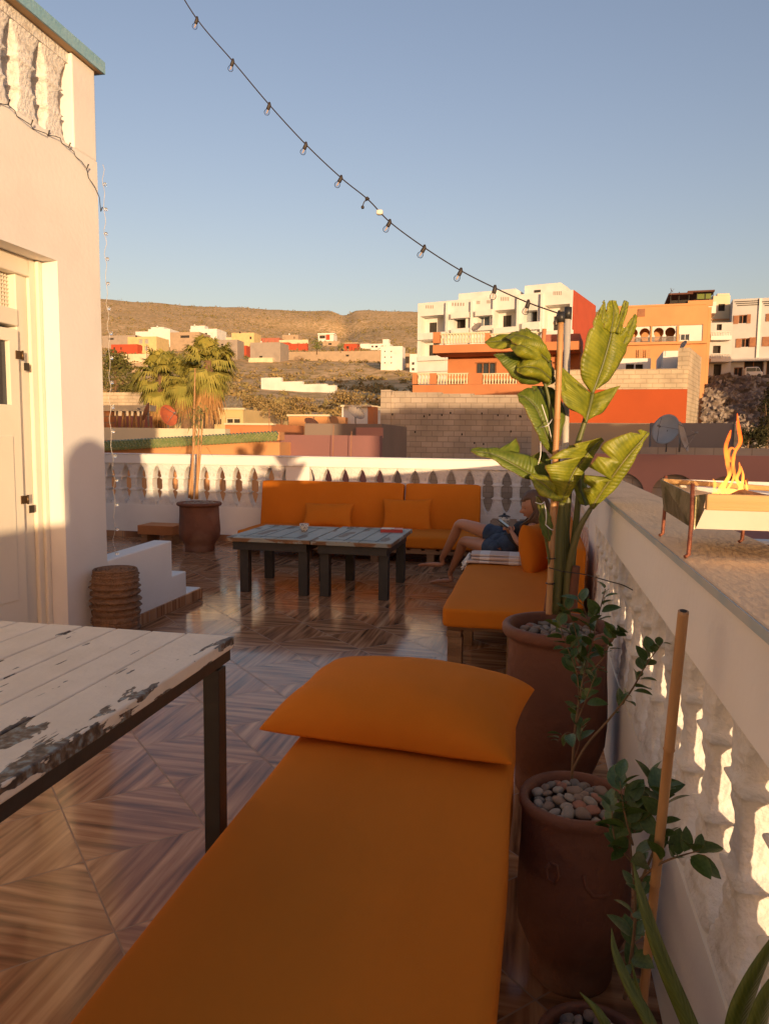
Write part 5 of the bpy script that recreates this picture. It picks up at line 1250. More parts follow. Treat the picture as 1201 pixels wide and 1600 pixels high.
# ------------------------------------------------------------------ pots, pebbles
PB = []
M['peb'] = [nmat('grey_pebble', (.21, .175, .15), .7, (.15, .13, .11), 20, .2, 80), nmat('warm_pebble', (.26, .18, .13), .7, (.20, .135, .10), 20, .2, 80), nmat('pale_pebble', (.32, .27, .22), .7, (.25, .21, .18), 20, .2, 80), nmat('pink_pebble', (.32, .14, .085), .7, (.26, .11, .07), 20, .2, 80)]
for i in range(8):
    b = MB()
    def fn(a, c):
        th = (c-.5)*pi; ph_ = a*2*pi; d = V(cos(th)*cos(ph_), cos(th)*sin(ph_), sin(th)); return V(d.x*1.0, d.y*.74, d.z*.5)*(1+.22*noise.noise(d*1.1+V(i*9, 0, 0)))
    b.grid(fn, 16, 10); PB.append((b, M['peb'][(0, 1, 2, 0, 1, 2, 0, 3)[i]]))
_proto = {}
def pebbles(cx, cy, z, R, n, s0, s1, label, group, seed):
    R_ = random.Random(seed)
    pts = []
    for k in range(4000):
        if len(pts) >= n: break
        a = R_.uniform(0, 2*pi); r = R*sqrt(R_.random()); s_ = R_.uniform(s0, s1); x, y = cx+r*cos(a), cy+r*sin(a)
        if r+s_*.7 > R: continue
        if all((x-q[0])**2+(y-q[1])**2 > (.68*(s_+q[2]))**2 for q in pts): pts.append((x, y, s_, 0))
    for k in range(int(n*.0)): pass
    for (x, y, s_, _) in pts:
        i = R_.choice((0, 1, 2, 3, 4, 5, 6, 0, 1, 2, 3, 4, 5, 7))
        if i not in _proto: o = PB[i][0].build('pebble', PB[i][1]); _proto[i] = o
        else: o = _proto[i].copy(); col.objects.link(o)
        rr_ = sqrt((x-cx)**2+(y-cy)**2)/R
        o.location = (x, y, z+s_*.25+.018*(1-rr_**2)+R_.uniform(-.003, .005)); o.scale = (s_, s_, s_*R_.uniform(.8, 1.1)); o.rotation_euler = (R_.uniform(-.35, .35), R_.uniform(-.35, .35), R_.uniform(0, 6.28))
        tag(o, label, 'pebble', group)
def potmesh(name, label, c, prof, group='terracotta pots', wob=None, relief=True):
    t = thing(name, label, 'plant pot', V(*c), group); b = MB()
    b.lathe(prof, c, 72, wob); b.build('pot_body', M['terracotta'], t)
    ri = prof[-1][0]
    return t
def jar(H, R, rim, rfoot):
    o = [(rfoot*.96, 0), (rfoot, .01), (rfoot*1.0, H*.10), (rfoot*1.02, H*.14), (rfoot*1.10, H*.18), (R*.97, H*.30), (R, H*.42), (R*.985, H*.58), (R*.955, H*.74), (R*.95, H*.90), (R*.96, H*.925), (rim*.985, H*.935), (rim*1.02, H*.955), (rim*1.02, H*.985), (rim*.985, H), (rim*.90, H*1.0), (rim*.865, H*.985), (rim*.85, H*.93), (rim*.85, H*.88)]
    return o
c1 = (.085, 2.42, 0); H1 = .56
dz = lambda w, z: .006*sin(w*3+z*7)+.004*sin(w*40)*(1 if z > .35 else 0)*.4
t = potmesh('plant_pot', 'biggest terracotta jar beside the balustrade holding the banana plant', c1, jar(H1, .166, .176, .125), wob=dz)
b = MB(); b.lathe([(.150, 0), (.0, .003)], (c1[0], c1[1], H1*.915), 40); b.build('soil', nmat('soil', (.10, .07, .05), 1), t)
pebbles(c1[0], c1[1], H1*.92, .146, 66, .014, .024, 'rounded brown grey pebble covering the soil of the banana plant pot', 'pebbles in the banana plant pot', 5)
c2 = (.105, 1.555, 0); H2 = .40
t = potmesh('plant_pot', 'dark terracotta pot of the thorny seedling right of the nearest pillow', c2, jar(H2, .120, .118, .088), wob=dz)
b = MB(); b.lathe([(.1, 0), (.0, .003)], (c2[0], c2[1], H2*.915), 40); b.build('soil', nmat('soil', (.10, .07, .05), 1), t)
# moulded relief: eye and smile-like arcs
def relief(pts, r):
    b = MB(); pp = []
    for (a, z) in pts: 
        R_ = lerp_tab([(q[1], q[0]) for q in jar(H2, .120, .118, .088)[:11]], z); pp.append(V(c2[0]+R_*cos(a), c2[1]+R_*sin(a), z))
    b.tube(pp, r, 8); b.build('moulding', M['terracotta'], t)
relief([(-2.05, .30), (-2.12, .285), (-2.08, .265), (-1.95, .262), (-1.88, .28), (-1.93, .30), (-2.05, .30)], .004)
relief([(-1.45, .29), (-1.42, .265), (-1.3, .248), (-1.1, .245), (-.95, .25)], .004)
pebbles(c2[0], c2[1], H2*.935, .100, 62, .012, .020, 'smooth grey pebble heaped round the thorny seedling', 'pebbles in the seedling pot', 9)
c3 = (.120, 1.135, 0); H3 = .19
t = potmesh('plant_pot', 'small terracotta pot with the bamboo stake in the bottom right corner', c3, jar(H3, .095, .092, .072), wob=dz)
b = MB(); b.lathe([(.08, 0), (.0, .003)], (c3[0], c3[1], H3*.90), 40); b.build('soil', nmat('soil', (.10, .07, .05), 1), t)
pebbles(c3[0], c3[1], H3*.91, .077, 26, .011, .017, 'smooth dim pebble in the small pot with the bamboo stake', 'pebbles in the small near pot', 12)
c4 = (-3.37, 6.95, 0); H4 = .50
t = potmesh('plant_pot', 'tall terracotta jar with pebbles before the far balustrade on the left', c4, jar(H4, .208, .222, .15), wob=dz)
b = MB(); b.lathe([(.19, 0), (.0, .003)], (c4[0], c4[1], H4*.915), 40); b.build('soil', nmat('soil', (.10, .07, .05), 1), t)
pebbles(c4[0], c4[1], H4*.945, .185, 60, .018, .03, 'tan pebble heaped in the tall jar at the far balustrade', 'pebbles in the far jar', 15)
q = onz(175, 868, 0)
t = potmesh('plant_pot', 'slender tapered clay pot half hidden by the corner of the white house', (-4.72, 7.1, 0), [(.06, 0), (.065, .02), (.05, .05), (.055, .08), (.10, .26), (.115, .34), (.12, .36), (.10, .36), (.09, .32), (0, .31)])
# orange box bench
t = thing('box', 'low orange wooden box standing left of the tall jar', 'box', V(-4.05, 7.35, 0))
b = MB(); b.box(-4.22, -3.80, 7.2, 7.5, .105, .205); bev(b.build('lid', nmat('orange_wood', (.42, .16, .05), .6, (.34, .13, .04), 4, .1, 20), t), .004)
for x in (-4.19, -3.90): b = MB(); b.box(x, x+.07, 7.22, 7.48, .001, .1045); b.build('leg', M['pallet'], t)
# bag or basket at the far right end of the terrace behind the banana stems
t = potmesh('plant_pot', 'brown clay pot in the corner behind the banana stems', (.14, 3.1, 0), jar(.42, .10, .105, .075))

# ------------------------------------------------------------------ leaf helper
def leafmat(name, c1_, c2_, veins=True, rough=.45, trans=.35):
    m = bpy.data.materials.new(name); m.use_nodes = True; n = m.node_tree.nodes; l = m.node_tree.links; b = n['Principled BSDF']; b.inputs['Roughness'].default_value = rough
    uv = n.new('ShaderNodeUVMap'); sp = n.new('ShaderNodeSeparateXYZ'); l.new(uv.outputs[0], sp.inputs[0])
    nz = n.new('ShaderNodeTexNoise'); nz.inputs['Scale'].default_value = 3; nz.inputs['Detail'].default_value = 6; l.new(uv.outputs[0], nz.inputs[0])
    # veins leave the midrib obliquely
    a = n.new('ShaderNodeMath'); a.operation = 'ABSOLUTE'; l.new(sp.outputs['X'], a.inputs[0])
    s_ = n.new('ShaderNodeMath'); s_.operation = 'MULTIPLY_ADD'; l.new(a.outputs[0], s_.inputs[0]); s_.inputs[1].default_value = -.12; l.new(sp.outputs['Y'], s_.inputs[2])
    w = n.new('ShaderNodeMath'); w.operation = 'MULTIPLY'; w.inputs[1].default_value = 150; l.new(s_.outputs[0], w.inputs[0]); si = n.new('ShaderNodeMath'); si.operation = 'SINE'; l.new(w.outputs[0], si.inputs[0])
    w2 = n.new('ShaderNodeMath'); w2.operation = 'MULTIPLY'; w2.inputs[1].default_value = 37; l.new(s_.outputs[0], w2.inputs[0]); si2 = n.new('ShaderNodeMath'); si2.operation = 'SINE'; l.new(w2.outputs[0], si2.inputs[0])
    ad = n.new('ShaderNodeMath'); ad.operation = 'ADD'; l.new(si.outputs[0], ad.inputs[0]); l.new(si2.outputs[0], ad.inputs[1])
    mr = n.new('ShaderNodeMapRange'); mr.inputs[1].default_value = -2; mr.inputs[2].default_value = 2; mr.inputs[3].default_value = -.09; mr.inputs[4].default_value = .09; l.new(ad.outputs[0], mr.inputs[0])
    sm_ = n.new('ShaderNodeMath'); sm_.operation = 'ADD'; l.new(nz.outputs[0], sm_.inputs[0]); l.new(mr.outputs[0], sm_.inputs[1])
    r = n.new('ShaderNodeValToRGB'); r.color_ramp.elements[0].position = .32; r.color_ramp.elements[1].position = .68; r.color_ramp.elements[0].color = (*c1_, 1); r.color_ramp.elements[1].color = (*c2_, 1); l.new(sm_.outputs[0], r.inputs[0])
    # brown dry rim
    ed = n.new('ShaderNodeMapRange'); ed.inputs[1].default_value = .95; ed.inputs[2].default_value = 1.0; l.new(a.outputs[0], ed.inputs[0])
    mx = n.new('ShaderNodeMix'); mx.data_type = 'RGBA'; l.new(ed.outputs[0], mx.inputs[0]); l.new(r.outputs[0], mx.inputs[6]); mx.inputs[7].default_value = (.30, .17, .05, 1)
    l.new(mx.outputs[2], b.inputs['Base Color'])
    bp = n.new('ShaderNodeBump'); bp.inputs['Strength'].default_value = .22; bp.inputs['Distance'].default_value = .003; l.new(ad.outputs[0], bp.inputs['Height']); l.new(bp.outputs[0], b.inputs['Normal'])
    tr_ = n.new('ShaderNodeBsdfTranslucent'); l.new(mx.outputs[2], tr_.inputs[0]); ms = n.new('ShaderNodeMixShader'); ms.inputs[0].default_value = trans
    l.new(b.outputs[0], ms.inputs[1]); l.new(tr_.outputs[0], ms.inputs[2]); l.new(ms.outputs[0], n['Material Output'].inputs[0]); return m
M['banana'] = leafmat('banana_leaf', (.16, .19, .010), (.33, .34, .026))
M['bananadark'] = leafmat('shaded_banana_leaf', (.10, .15, .015), (.19, .23, .03))  # darker copy of the leaf; shade on the foliage is put into the colour
def curve(pts, n):
    """Catmull-Rom through the points"""
    pts = [Vector(p) for p in pts]; out = []
    P_ = [2*pts[0]-pts[1]]+pts+[2*pts[-1]-pts[-2]]; m_ = len(pts)-1
    for i in range(n+1):
        t = i/n*m_; k = min(int(t), m_-1); t -= k; a, b_, c, d = P_[k:k+4]
        out.append(.5*((2*b_)+(-a+c)*t+(2*a-5*b_+4*c-d)*t*t+(-a+3*b_-3*c+d)*t*t*t))
    return out
def blade(mid, left, right, Y0=2.4, nl=28, nw=7, bow=.012, tears=()):
    """leaf lofted from edge to midrib to edge; every point is (px, py, depth offset in metres)"""
    f_ = lambda L: curve([at(p[0], p[1], Y0+(p[2] if len(p) > 2 else 0)) for p in L], nl)
    m_, e1, e2 = f_(mid), f_(left) if left else None, f_(right) if right else None
    mb = MB(); mb.uv = []
    for sg, e in ((-1, e1), (1, e2)):
        if e is None: continue
        vs = []; 
        for i in range(nl+1):
            t = i/nl; tear = 0
            for (ts, tsz) in tears:
                if sg*ts > 0 and abs(abs(ts)-t) < .018: tear = tsz
            for j in range(nw+1):
                s_ = j/nw; q = m_[i].lerp(e[i], s_*(1-tear)); bump_ = bow*sin(pi*s_)*sin(pi*min(1, t+.1)); nn = (e[i]-m_[i]).cross(m_[min(i+1, nl)]-m_[max(0, i-1)])
                nn = nn.normalized() if nn.length > 1e-9 else V(0, 0, 1)
                rip = .007*s_*noise.noise(V(t*9, s_*2, sg*4+mid[0][0]*.1))
                vs.append(q+nn*(bump_+rip)*sg); mb.uv.append((sg*s_, t))
        fs = [(i*(nw+1)+j, (i+1)*(nw+1)+j, (i+1)*(nw+1)+j+1, i*(nw+1)+j+1) for i in range(nl) for j in range(nw)]
        mb.add(vs, fs, True)
    return mb, m_
bp_ = thing('banana_plant', 'tall banana plant with torn yellow green leaves in the biggest jar', 'plant', V(c1[0], c1[1], H1*.92))
M['stalk'] = nmat('banana_stalk', (.075, .09, .02), .5, (.13, .13, .035), 5, .1, 30, stretch=(1, 1, .12), c3=(.22, .12, .05), scale3=2, pos3=(.55, .7))
def bl(mat, mid, left, right, bow=.012, rib=(.0045, .0015), tears=(), name='leaf', nl=28):
    mb, m_ = blade(mid, left, right, nl=nl, bow=bow, tears=tears); o = mb.build(name, M[mat], bp_)
    so2 = o.modifiers.new('sol', 'SOLIDIFY'); so2.thickness = .0012
    r = MB(); n = len(m_); r.tube([p+V(0, -.001, 0) for p in m_], [rib[0]+(rib[1]-rib[0])*i/(n-1) for i in range(n)], 6); r.build('midrib', M['stalk'], o)
# L1 tall upright leaf
bl('banana', [(924, 616, .05), (940, 572, .06), (952, 530, .06), (960, 492, .05)], [(921, 612, .05), (906, 585, .0), (912, 540, -.015), (924, 505, -.01), (939, 478, .005)], [(925, 612, .05), (950, 594, .08), (972, 560, .10), (985, 530, .10)], bow=.016, rib=(.007, .004), tears=((-.72, .10),))
bl('banana', [(938, 505, .015), (940, 493, .012), (942, 481, .01), (943, 469, .01)], [(932, 498, .0), (936, 486, .0), (940, 476, .0), (943, 469, .01)], [(948, 508, .03), (947, 495, .02), (945, 482, .015), (943, 469, .01)], bow=.003, rib=(.001, .001))
bl('banana', [(953, 520, .05), (957, 500, .045), (958, 484, .04), (956, 469, .03)], [(941, 512, .02), (945, 494, .02), (947, 480, .02), (951, 470, .02)], [(963, 520, .06), (966, 500, .055), (966, 484, .05), (962, 470, .04)], bow=.006, rib=(.003, .001))
bl('banana', [(962, 520, .056), (969, 498, .05), (975, 482, .05), (978, 470, .05)], [(957, 518, .055), (965, 497, .05), (970, 480, .05), (974, 469, .05)], [(968, 522, .06), (974, 503, .05), (980, 484, .05), (982, 473, .05)], bow=.004, rib=(.002, .001))
bl('banana', [(972, 540, .09), (980, 522, .09), (987, 505, .085), (992, 491, .08)], [(958, 532, .07), (972, 517, .075), (982, 502, .08), (990, 491, .08)], [(984, 534, .10), (990, 520, .10), (994, 505, .095), (994, 493, .085)], bow=.004, rib=(.002, .001))
bl('banana', [(914, 660, .03), (918, 645, .03), (922, 630, .04), (925, 616, .05)], [(908, 648, 0), (880, 630, -.05), (870, 590, -.03), (869, 566, -.03)], [(916, 650, .04), (938, 646, .05), (955, 625, .04), (969, 602, .03)], bow=.015, rib=(.007, .007))
bl('banana', [(924, 616, .05), (905, 602, .02), (888, 590, .0), (870, 568, -.03)], [(912, 646, .03), (895, 642, .0), (880, 628, -.04), (869, 568, -.035)], None, bow=.008, rib=(.002, .001))
# L2 folded drooping leaf upper left
bl('bananadark', [(866, 700, 0), (856, 650, -.02), (850, 615, -.03), (846, 590, -.03)], None, None, rib=(.008, .006)) if False else None
bl('bananadark', [(846, 596, -.03), (840, 575, -.04), (822, 562, -.06), (800, 555, -.07), (772, 554, -.08)], [(836, 601, -.05), (818, 600, -.08), (800, 590, -.10), (785, 570, -.10), (770, 553, -.09)], [(858, 590, -.01), (856, 560, -.02), (840, 550, -.03), (812, 551, -.05), (774, 553, -.07)], bow=.02)
bl('banana', [(858, 566, -.06), (838, 549, -.10), (818, 541, -.12), (797, 537, -.10)], [(842, 572, -.04), (824, 564, -.10), (808, 556, -.14), (795, 541, -.11)], [(856, 553, -.05), (842, 538, -.07), (822, 531, -.08), (799, 531, -.08)], bow=.022, rib=(.003, .001))
bl('banana', [(860, 592, -.05), (842, 577, -.09), (824, 573, -.12), (806, 575, -.11)], [(856, 600, -.03), (838, 593, -.09), (820, 588, -.13), (806, 580, -.12)], [(856, 576, -.05), (842, 561, -.06), (824, 560, -.08), (807, 567, -.09)], bow=.020, rib=(.003, .001))
bl('bananadark', [(862, 600, -.02), (856, 585, -.03), (852, 572, -.04), (850, 556, -.05)], [(850, 604, -.02), (842, 590, -.01), (838, 575, -.01), (842, 558, -.03)], [(866, 596, .0), (864, 582, .01), (861, 566, .0), (856, 556, -.02)], bow=.008, rib=(.003, .002))
bl('banana', [(848, 560, -.07), (842, 545, -.08), (828, 530, -.08), (812, 524, -.07), (796, 522, -.05)], [(842, 562, -.09), (826, 556, -.12), (812, 545, -.12), (800, 534, -.11), (790, 527, -.08)], [(851, 555, -.03), (846, 538, -.03), (832, 524, -.03), (815, 518, -.03), (798, 520, -.04)], bow=.015)
bl('banana', [(836, 535, -.05), (822, 527, -.05), (800, 530, -.05), (780, 533, -.05), (757, 535, -.05)], [(832, 541, -.06), (815, 536, -.07), (795, 543, -.08), (772, 546, -.07), (760, 537, -.06)], [(838, 530, -.03), (820, 519, -.03), (800, 522, -.03), (775, 524, -.03), (757, 534, -.04)], bow=.01)
# L3 dark folded leaf in the middle
bl('bananadark', [(868, 712, 0), (856, 690, -.02), (848, 668, -.03), (838, 640, -.03), (822, 622, -.04), (808, 616, -.04)], [(864, 712, -.01), (846, 694, -.05), (836, 672, -.07), (822, 645, -.08), (812, 628, -.07), (807, 614, -.05)], [(870, 708, .01), (874, 670, .02), (866, 640, .03), (848, 610, .03), (832, 606, .0), (818, 608, -.02)], bow=.012, tears=((.55, .35), (.75, .3)))
bl('bananadark', [(864, 700, .04), (866, 670, .04), (862, 640, .04), (856, 620, .04), (850, 603, .04)], [(858, 700, .04), (848, 665, .02), (838, 630, .01), (832, 610, .0), (830, 603, .0)], [(870, 700, .05), (880, 665, .06), (881, 640, .06), (872, 618, .06), (862, 606, .05)], bow=.01)
# L4 long leaf to the left
bl('bananadark', [(862, 745, -.02), (832, 742, -.05), (806, 728, -.08), (775, 712, -.10), (750, 706, -.12), (735, 704, -.12)], [(862, 750, -.04), (830, 750, -.07), (800, 738, -.10), (772, 720, -.12), (748, 712, -.13), (735, 705, -.12)], [(866, 738, .0), (846, 722, -.02), (826, 712, -.04), (795, 704, -.06), (762, 699, -.09), (736, 702, -.11)], bow=.006)
bl('bananadark', [(806, 727, -.08), (790, 718, -.09), (775, 711, -.10), (764, 706, -.10)], [(812, 722, -.05), (811, 700, -.03), (806, 686, -.03), (800, 693, -.03)], None, bow=.004, rib=(.001, .001))
bl('bananadark', [(862, 745, .0), (850, 742, -.01), (835, 738, -.03), (815, 728, -.05)], [(860, 720, .03), (850, 706, .03), (838, 708, .02), (812, 724, -.03)], None, bow=.01, rib=(.001, .001))
# L5 / L6 centre leaves
bl('banana', [(876, 785, -.04), (884, 762, -.05), (897, 735, -.05), (915, 712, -.04), (927, 698, -.03), (941, 686, -.02)], [(872, 784, -.05), (866, 765, -.08), (858, 745, -.10), (852, 724, -.11), (890, 696, -.08), (940, 684, -.03)], [(880, 784, -.03), (892, 765, -.02), (908, 742, -.01), (920, 722, .0), (930, 708, .0), (942, 687, -.01)], bow=.015, tears=((-.62, .7), (-.8, .3)))
bl('banana', [(875, 782, -.06), (868, 775, -.07), (855, 762, -.09), (840, 750, -.10), (828, 742, -.10)], [(878, 783, -.07), (872, 783, -.10), (856, 780, -.12), (838, 768, -.12), (827, 744, -.11)], [(888, 756, -.05), (875, 752, -.06), (862, 746, -.07), (846, 742, -.08), (830, 741, -.09)], bow=.01)
bl('banana', [(905, 720, -.02), (912, 706, -.01), (920, 695, .0), (930, 688, .0), (940, 686, .0)], [(896, 722, -.03), (888, 712, -.04), (886, 700, -.04), (900, 696, -.03), (938, 685, -.01)], [(912, 716, .01), (924, 704, .02), (932, 696, .02), (938, 690, .02), (942, 687, .01)], bow=.008)
# L7 right leaf
bl('banana', [(922, 795, -.05), (936, 772, -.06), (952, 750, -.07), (968, 728, -.08), (984, 708, -.08), (1000, 690, -.08), (1012, 675, -.07)], [(918, 786, -.06), (911, 765, -.09), (914, 740, -.11), (932, 712, -.12), (945, 690, -.12), (975, 678, -.11), (1001, 671, -.09)], [(926, 792, -.04), (942, 775, -.04), (958, 757, -.04), (972, 738, -.05), (988, 716, -.06), (1003, 695, -.07), (1014, 677, -.07)], bow=.022, rib=(.006, .002), tears=((-.36, .9), (-.52, .5), (-.2, .4), (-.93, .6)))
bl('banana', [(915, 790, .0), (908, 770, .01), (902, 750, .01), (900, 735, .01)], [(905, 788, .0), (898, 770, .0), (893, 750, .0), (893, 732, .0)], [(922, 788, .02), (918, 768, .03), (914, 750, .03), (910, 735, .03)], bow=.004)
# small hanging leaf
bl('bananadark', [(838, 775, -.10), (848, 796, -.10), (853, 815, -.10), (856, 832, -.10), (857, 846, -.10)], [(837, 776, -.10), (842, 800, -.13), (842, 820, -.13), (848, 836, -.12), (856, 846, -.10)], [(840, 775, -.10), (856, 797, -.08), (862, 815, -.08), (862, 832, -.08), (858, 846, -.10)], bow=.008)
# dry curl tips at the top left
bl('bananadark', [(830, 535, -.04), (826, 525, -.04), (822, 518, -.04), (818, 514, -.04)], [(824, 534, -.05), (818, 526, -.05), (814, 520, -.05), (812, 514, -.04)], [(832, 532, -.03), (830, 524, -.03), (828, 516, -.03), (822, 512, -.04)], bow=.006)
# pseudo-stems and leaf stalks
def stalk(pts, r, nm='stem', mat='stalk'):
    b = MB(); P_ = curve([at(p[0], p[1], 2.4+(p[2] if len(p) > 2 else 0)) for p in pts], 14); n = len(P_)
    b.tube(P_, [r[0]+(r[1]-r[0])*i/(n-1) for i in range(n)], 10); return b.build(nm, M[mat], bp_)
stalk([(872, 958, .02), (878, 880, .03), (885, 800, .03), (890, 740, .04), (903, 690, .04), (914, 655, .04), (924, 616, .05)], (.017, .006))
stalk([(866, 958, -.02), (872, 880, -.03), (874, 820, -.03), (877, 785, -.04)], (.018, .009))
stalk([(884, 958, -.02), (888, 890, -.03), (903, 830, -.05), (922, 795, -.05)], (.015, .007))
stalk([(880, 955, .03), (884, 860, .04), (880, 790, .03), (872, 730, .02), (868, 705, 0)], (.016, .007))
stalk([(868, 705, .0), (862, 660, -.01), (856, 620, -.02), (848, 590, -.03), (840, 560, -.06)], (.0075, .004))
stalk([(874, 950, 0), (878, 850, .0), (876, 775, -.02), (864, 748, -.02)], (.013, .006))
stalk([(890, 955, .02), (893, 880, .03), (899, 820, .02), (904, 760, .01), (900, 735, .01)], (.014, .007))
stalk([(862, 940, -.04), (858, 880, -.06), (848, 820, -.09), (838, 775, -.10)], (.006, .003))
stalk([(858, 955, .0), (862, 920, .0), (866, 890, .0)], (.020, .017), 'dry_sheath', 'terracotta'); stalk([(893, 955, -.03), (895, 925, -.03), (900, 885, -.04)], (.018, .012), 'dry_sheath', 'terracotta')
# white ties on the plant
for (a, c) in (((862, 690, -.03), (846, 632, -.08)), ((844, 668, -.08), (862, 655, -.05)), ((836, 785, -.12), (850, 784, -.12)), ((850, 784, -.12), (852, 820, -.14)), ((844, 690, -.08), (840, 726, -.10)), ((852, 820, -.14), (864, 828, -.10))):
    b = MB(); b.tube(curve([at(a[0], a[1], 2.4+a[2]), at((a[0]+c[0])/2+2, (a[1]+c[1])/2+3, 2.37+a[2]), at(c[0], c[1], 2.4+c[2])], 8), .0016, 5); b.build('string', nmat('white_string', (.7, .68, .65), .9), bp_)
# bamboo pole and grey pipe
b = MB(); p0, p1 = at(857, 960, 2.34), at(876, 498, 2.36); n = 9; pts = []; rs_ = []
for i in range(n):
    for e, r in ((0, .0095), (.04, .0108), (.08, .0095)): pts.append(p0.lerp(p1, (i+e)/n)); rs_.append(r)
pts.append(p1); rs_.append(.0095); b.tube(pts, rs_, 12)
bo = b.build('bamboo_pole', M['bamboo'], loc=p0); tag(bo, 'tall bamboo pole tied to the banana plant', 'pole')
b = MB(); p2, p3 = V(at(886, 760, 2.47).x, 2.47, .60), at(886, 494, 2.47); b.tube([V(p2.x, p2.y, .54), p3], .0108, 14); gp = b.build('grey_pipe', M['pvc'], loc=(p2.x, p2.y, .54)); tag(gp, 'straight pale grey pipe standing behind the bamboo pole', 'pole')
b = MB(); b.tube([p3-V(0, 0, .01), p3+V(.002, 0, .028)], [.0135, .012], 10); b.build('cap', M['black'], gp)
b = MB(); b.tube([p1-V(0, 0, .012), p1+V(-.001, 0, .02)], [.013, .012], 10); b.build('cap', M['black'], bo)
for k, y in enumerate((910, 870)): b = MB(); q = p0.lerp(p1, (960-y)/462.); b.tube([q+V(.013*cos(w), .013*sin(w), 0) for w in [2*pi*i/12 for i in range(13)]], .002, 5, False); b.build('tie', M['black'], bo)
b = MB(); b.tube(curve([at(857, 887, 2.33), at(880, 893, 2.30), at(915, 898, 2.3), at(950, 908, 2.28), at(972, 914, 2.28), at(990, 923, 2.28)], 24), .0018, 5); tag(b.build('cord', M['black'], loc=at(857, 887, 2.33)), 'dark cord running from the banana stems towards the balustrade', 'cord')

# ------------------------------------------------------------------ overhead bulb string
ctl = [(262, -45), (308, 30), (364, 96), (421, 164), (478, 226), (533, 278), (575, 312), (609, 347), (663, 387), (720, 423), (773, 450), (825, 473), (873, 490)]
def cab(px, py):
    k = (px-262)/(873-262); d = ray(px, py); dep = 3.05*(1-k)+2.33*k*1.0; return EYE + d*dep/1.0
ctl3 = [cab(*c) for c in ctl]
b = MB(); cc = curve(ctl3, 140); b.tube(cc, .0024, 6)
M['cable'] = nmat('black_cable', (.03, .022, .02), .6)
ls = b.build('light_string', M['cable'], loc=ctl3[0]); tag(ls, 'black cable with clear round bulbs strung overhead down to the bamboo pole', 'light string')
gl = bpy.data.materials.new('bulb_glass'); gl.use_nodes = True
_n = gl.node_tree.nodes; _l = gl.node_tree.links; _g = _n.new('ShaderNodeBsdfGlossy'); _g.inputs['Roughness'].default_value = .03; _t = _n.new('ShaderNodeBsdfTransparent'); _t.inputs[0].default_value = (.93, .93, .95, 1); _f = _n.new('ShaderNodeFresnel'); _f.inputs[0].default_value = 1.22; _m = _n.new('ShaderNodeMixShader')
_l.new(_f.outputs[0], _m.inputs[0]); _l.new(_t.outputs[0], _m.inputs[1]); _l.new(_g.outputs[0], _m.inputs[2]); _l.new(_m.outputs[0], _n['Material Output'].inputs[0])
for i, (px, py) in enumerate(ctl[1:]):
    if i == 5: continue
    p = cab(px, py); tlt = V(random.uniform(-.7, -.2), random.uniform(-.1, .1), -1).normalized(); s = .8
    b = MB(); b.tube([p+V(0, 0, .010), p, p+tlt*.019*s, p+tlt*.022*s], [.004, .007, .0075, .0065], 10); so3 = b.build('socket', M['cable'], ls)
    b = MB(); c = p+tlt*.036*s; prof_ = [(.005, .017), (.009, .012), (.0125, .004), (.0130, -.002), (.011, -.008), (.006, -.0115), (0, -.013)]
    Mx = (-tlt).to_track_quat('Z', 'Y').to_matrix().to_4x4(); Mx.translation = c
    b.lathe(prof_, (0, 0, 0), 18); b.v = [Mx @ (q*.85) for q in b.v]; b.build('bulb', gl, ls)
    b = MB(); b.tube([c+Mx.to_3x3() @ V(0, 0, .018), c+Mx.to_3x3() @ V(.002, 0, .0), c+Mx.to_3x3() @ V(-.002, 0, -.006)], [.003, .0022, .001], 6); b.build('filament', nmat('warm_filament', (.55, .42, .3), .4), ls)
p = cab(574, 312); b = MB(); b.tube([p, p+V(-.004, 0, .008)], [.009, .006], 8); b.tube(curve([p, p+V(-.012, 0, -.006), p+V(-.018, 0, -.022)], 6), .002, 5); b.rbox(p+V(-.018, 0, -.026), .006, .006, .006, .005, 3); b.build('plug', M['cable'], ls)
p = cab(593, 332); b = MB(); b.rbox(p, .012, .010, .009, .006, 4); b.build('tag', nmat('white_tag', (.75, .72, .65), .7), ls)

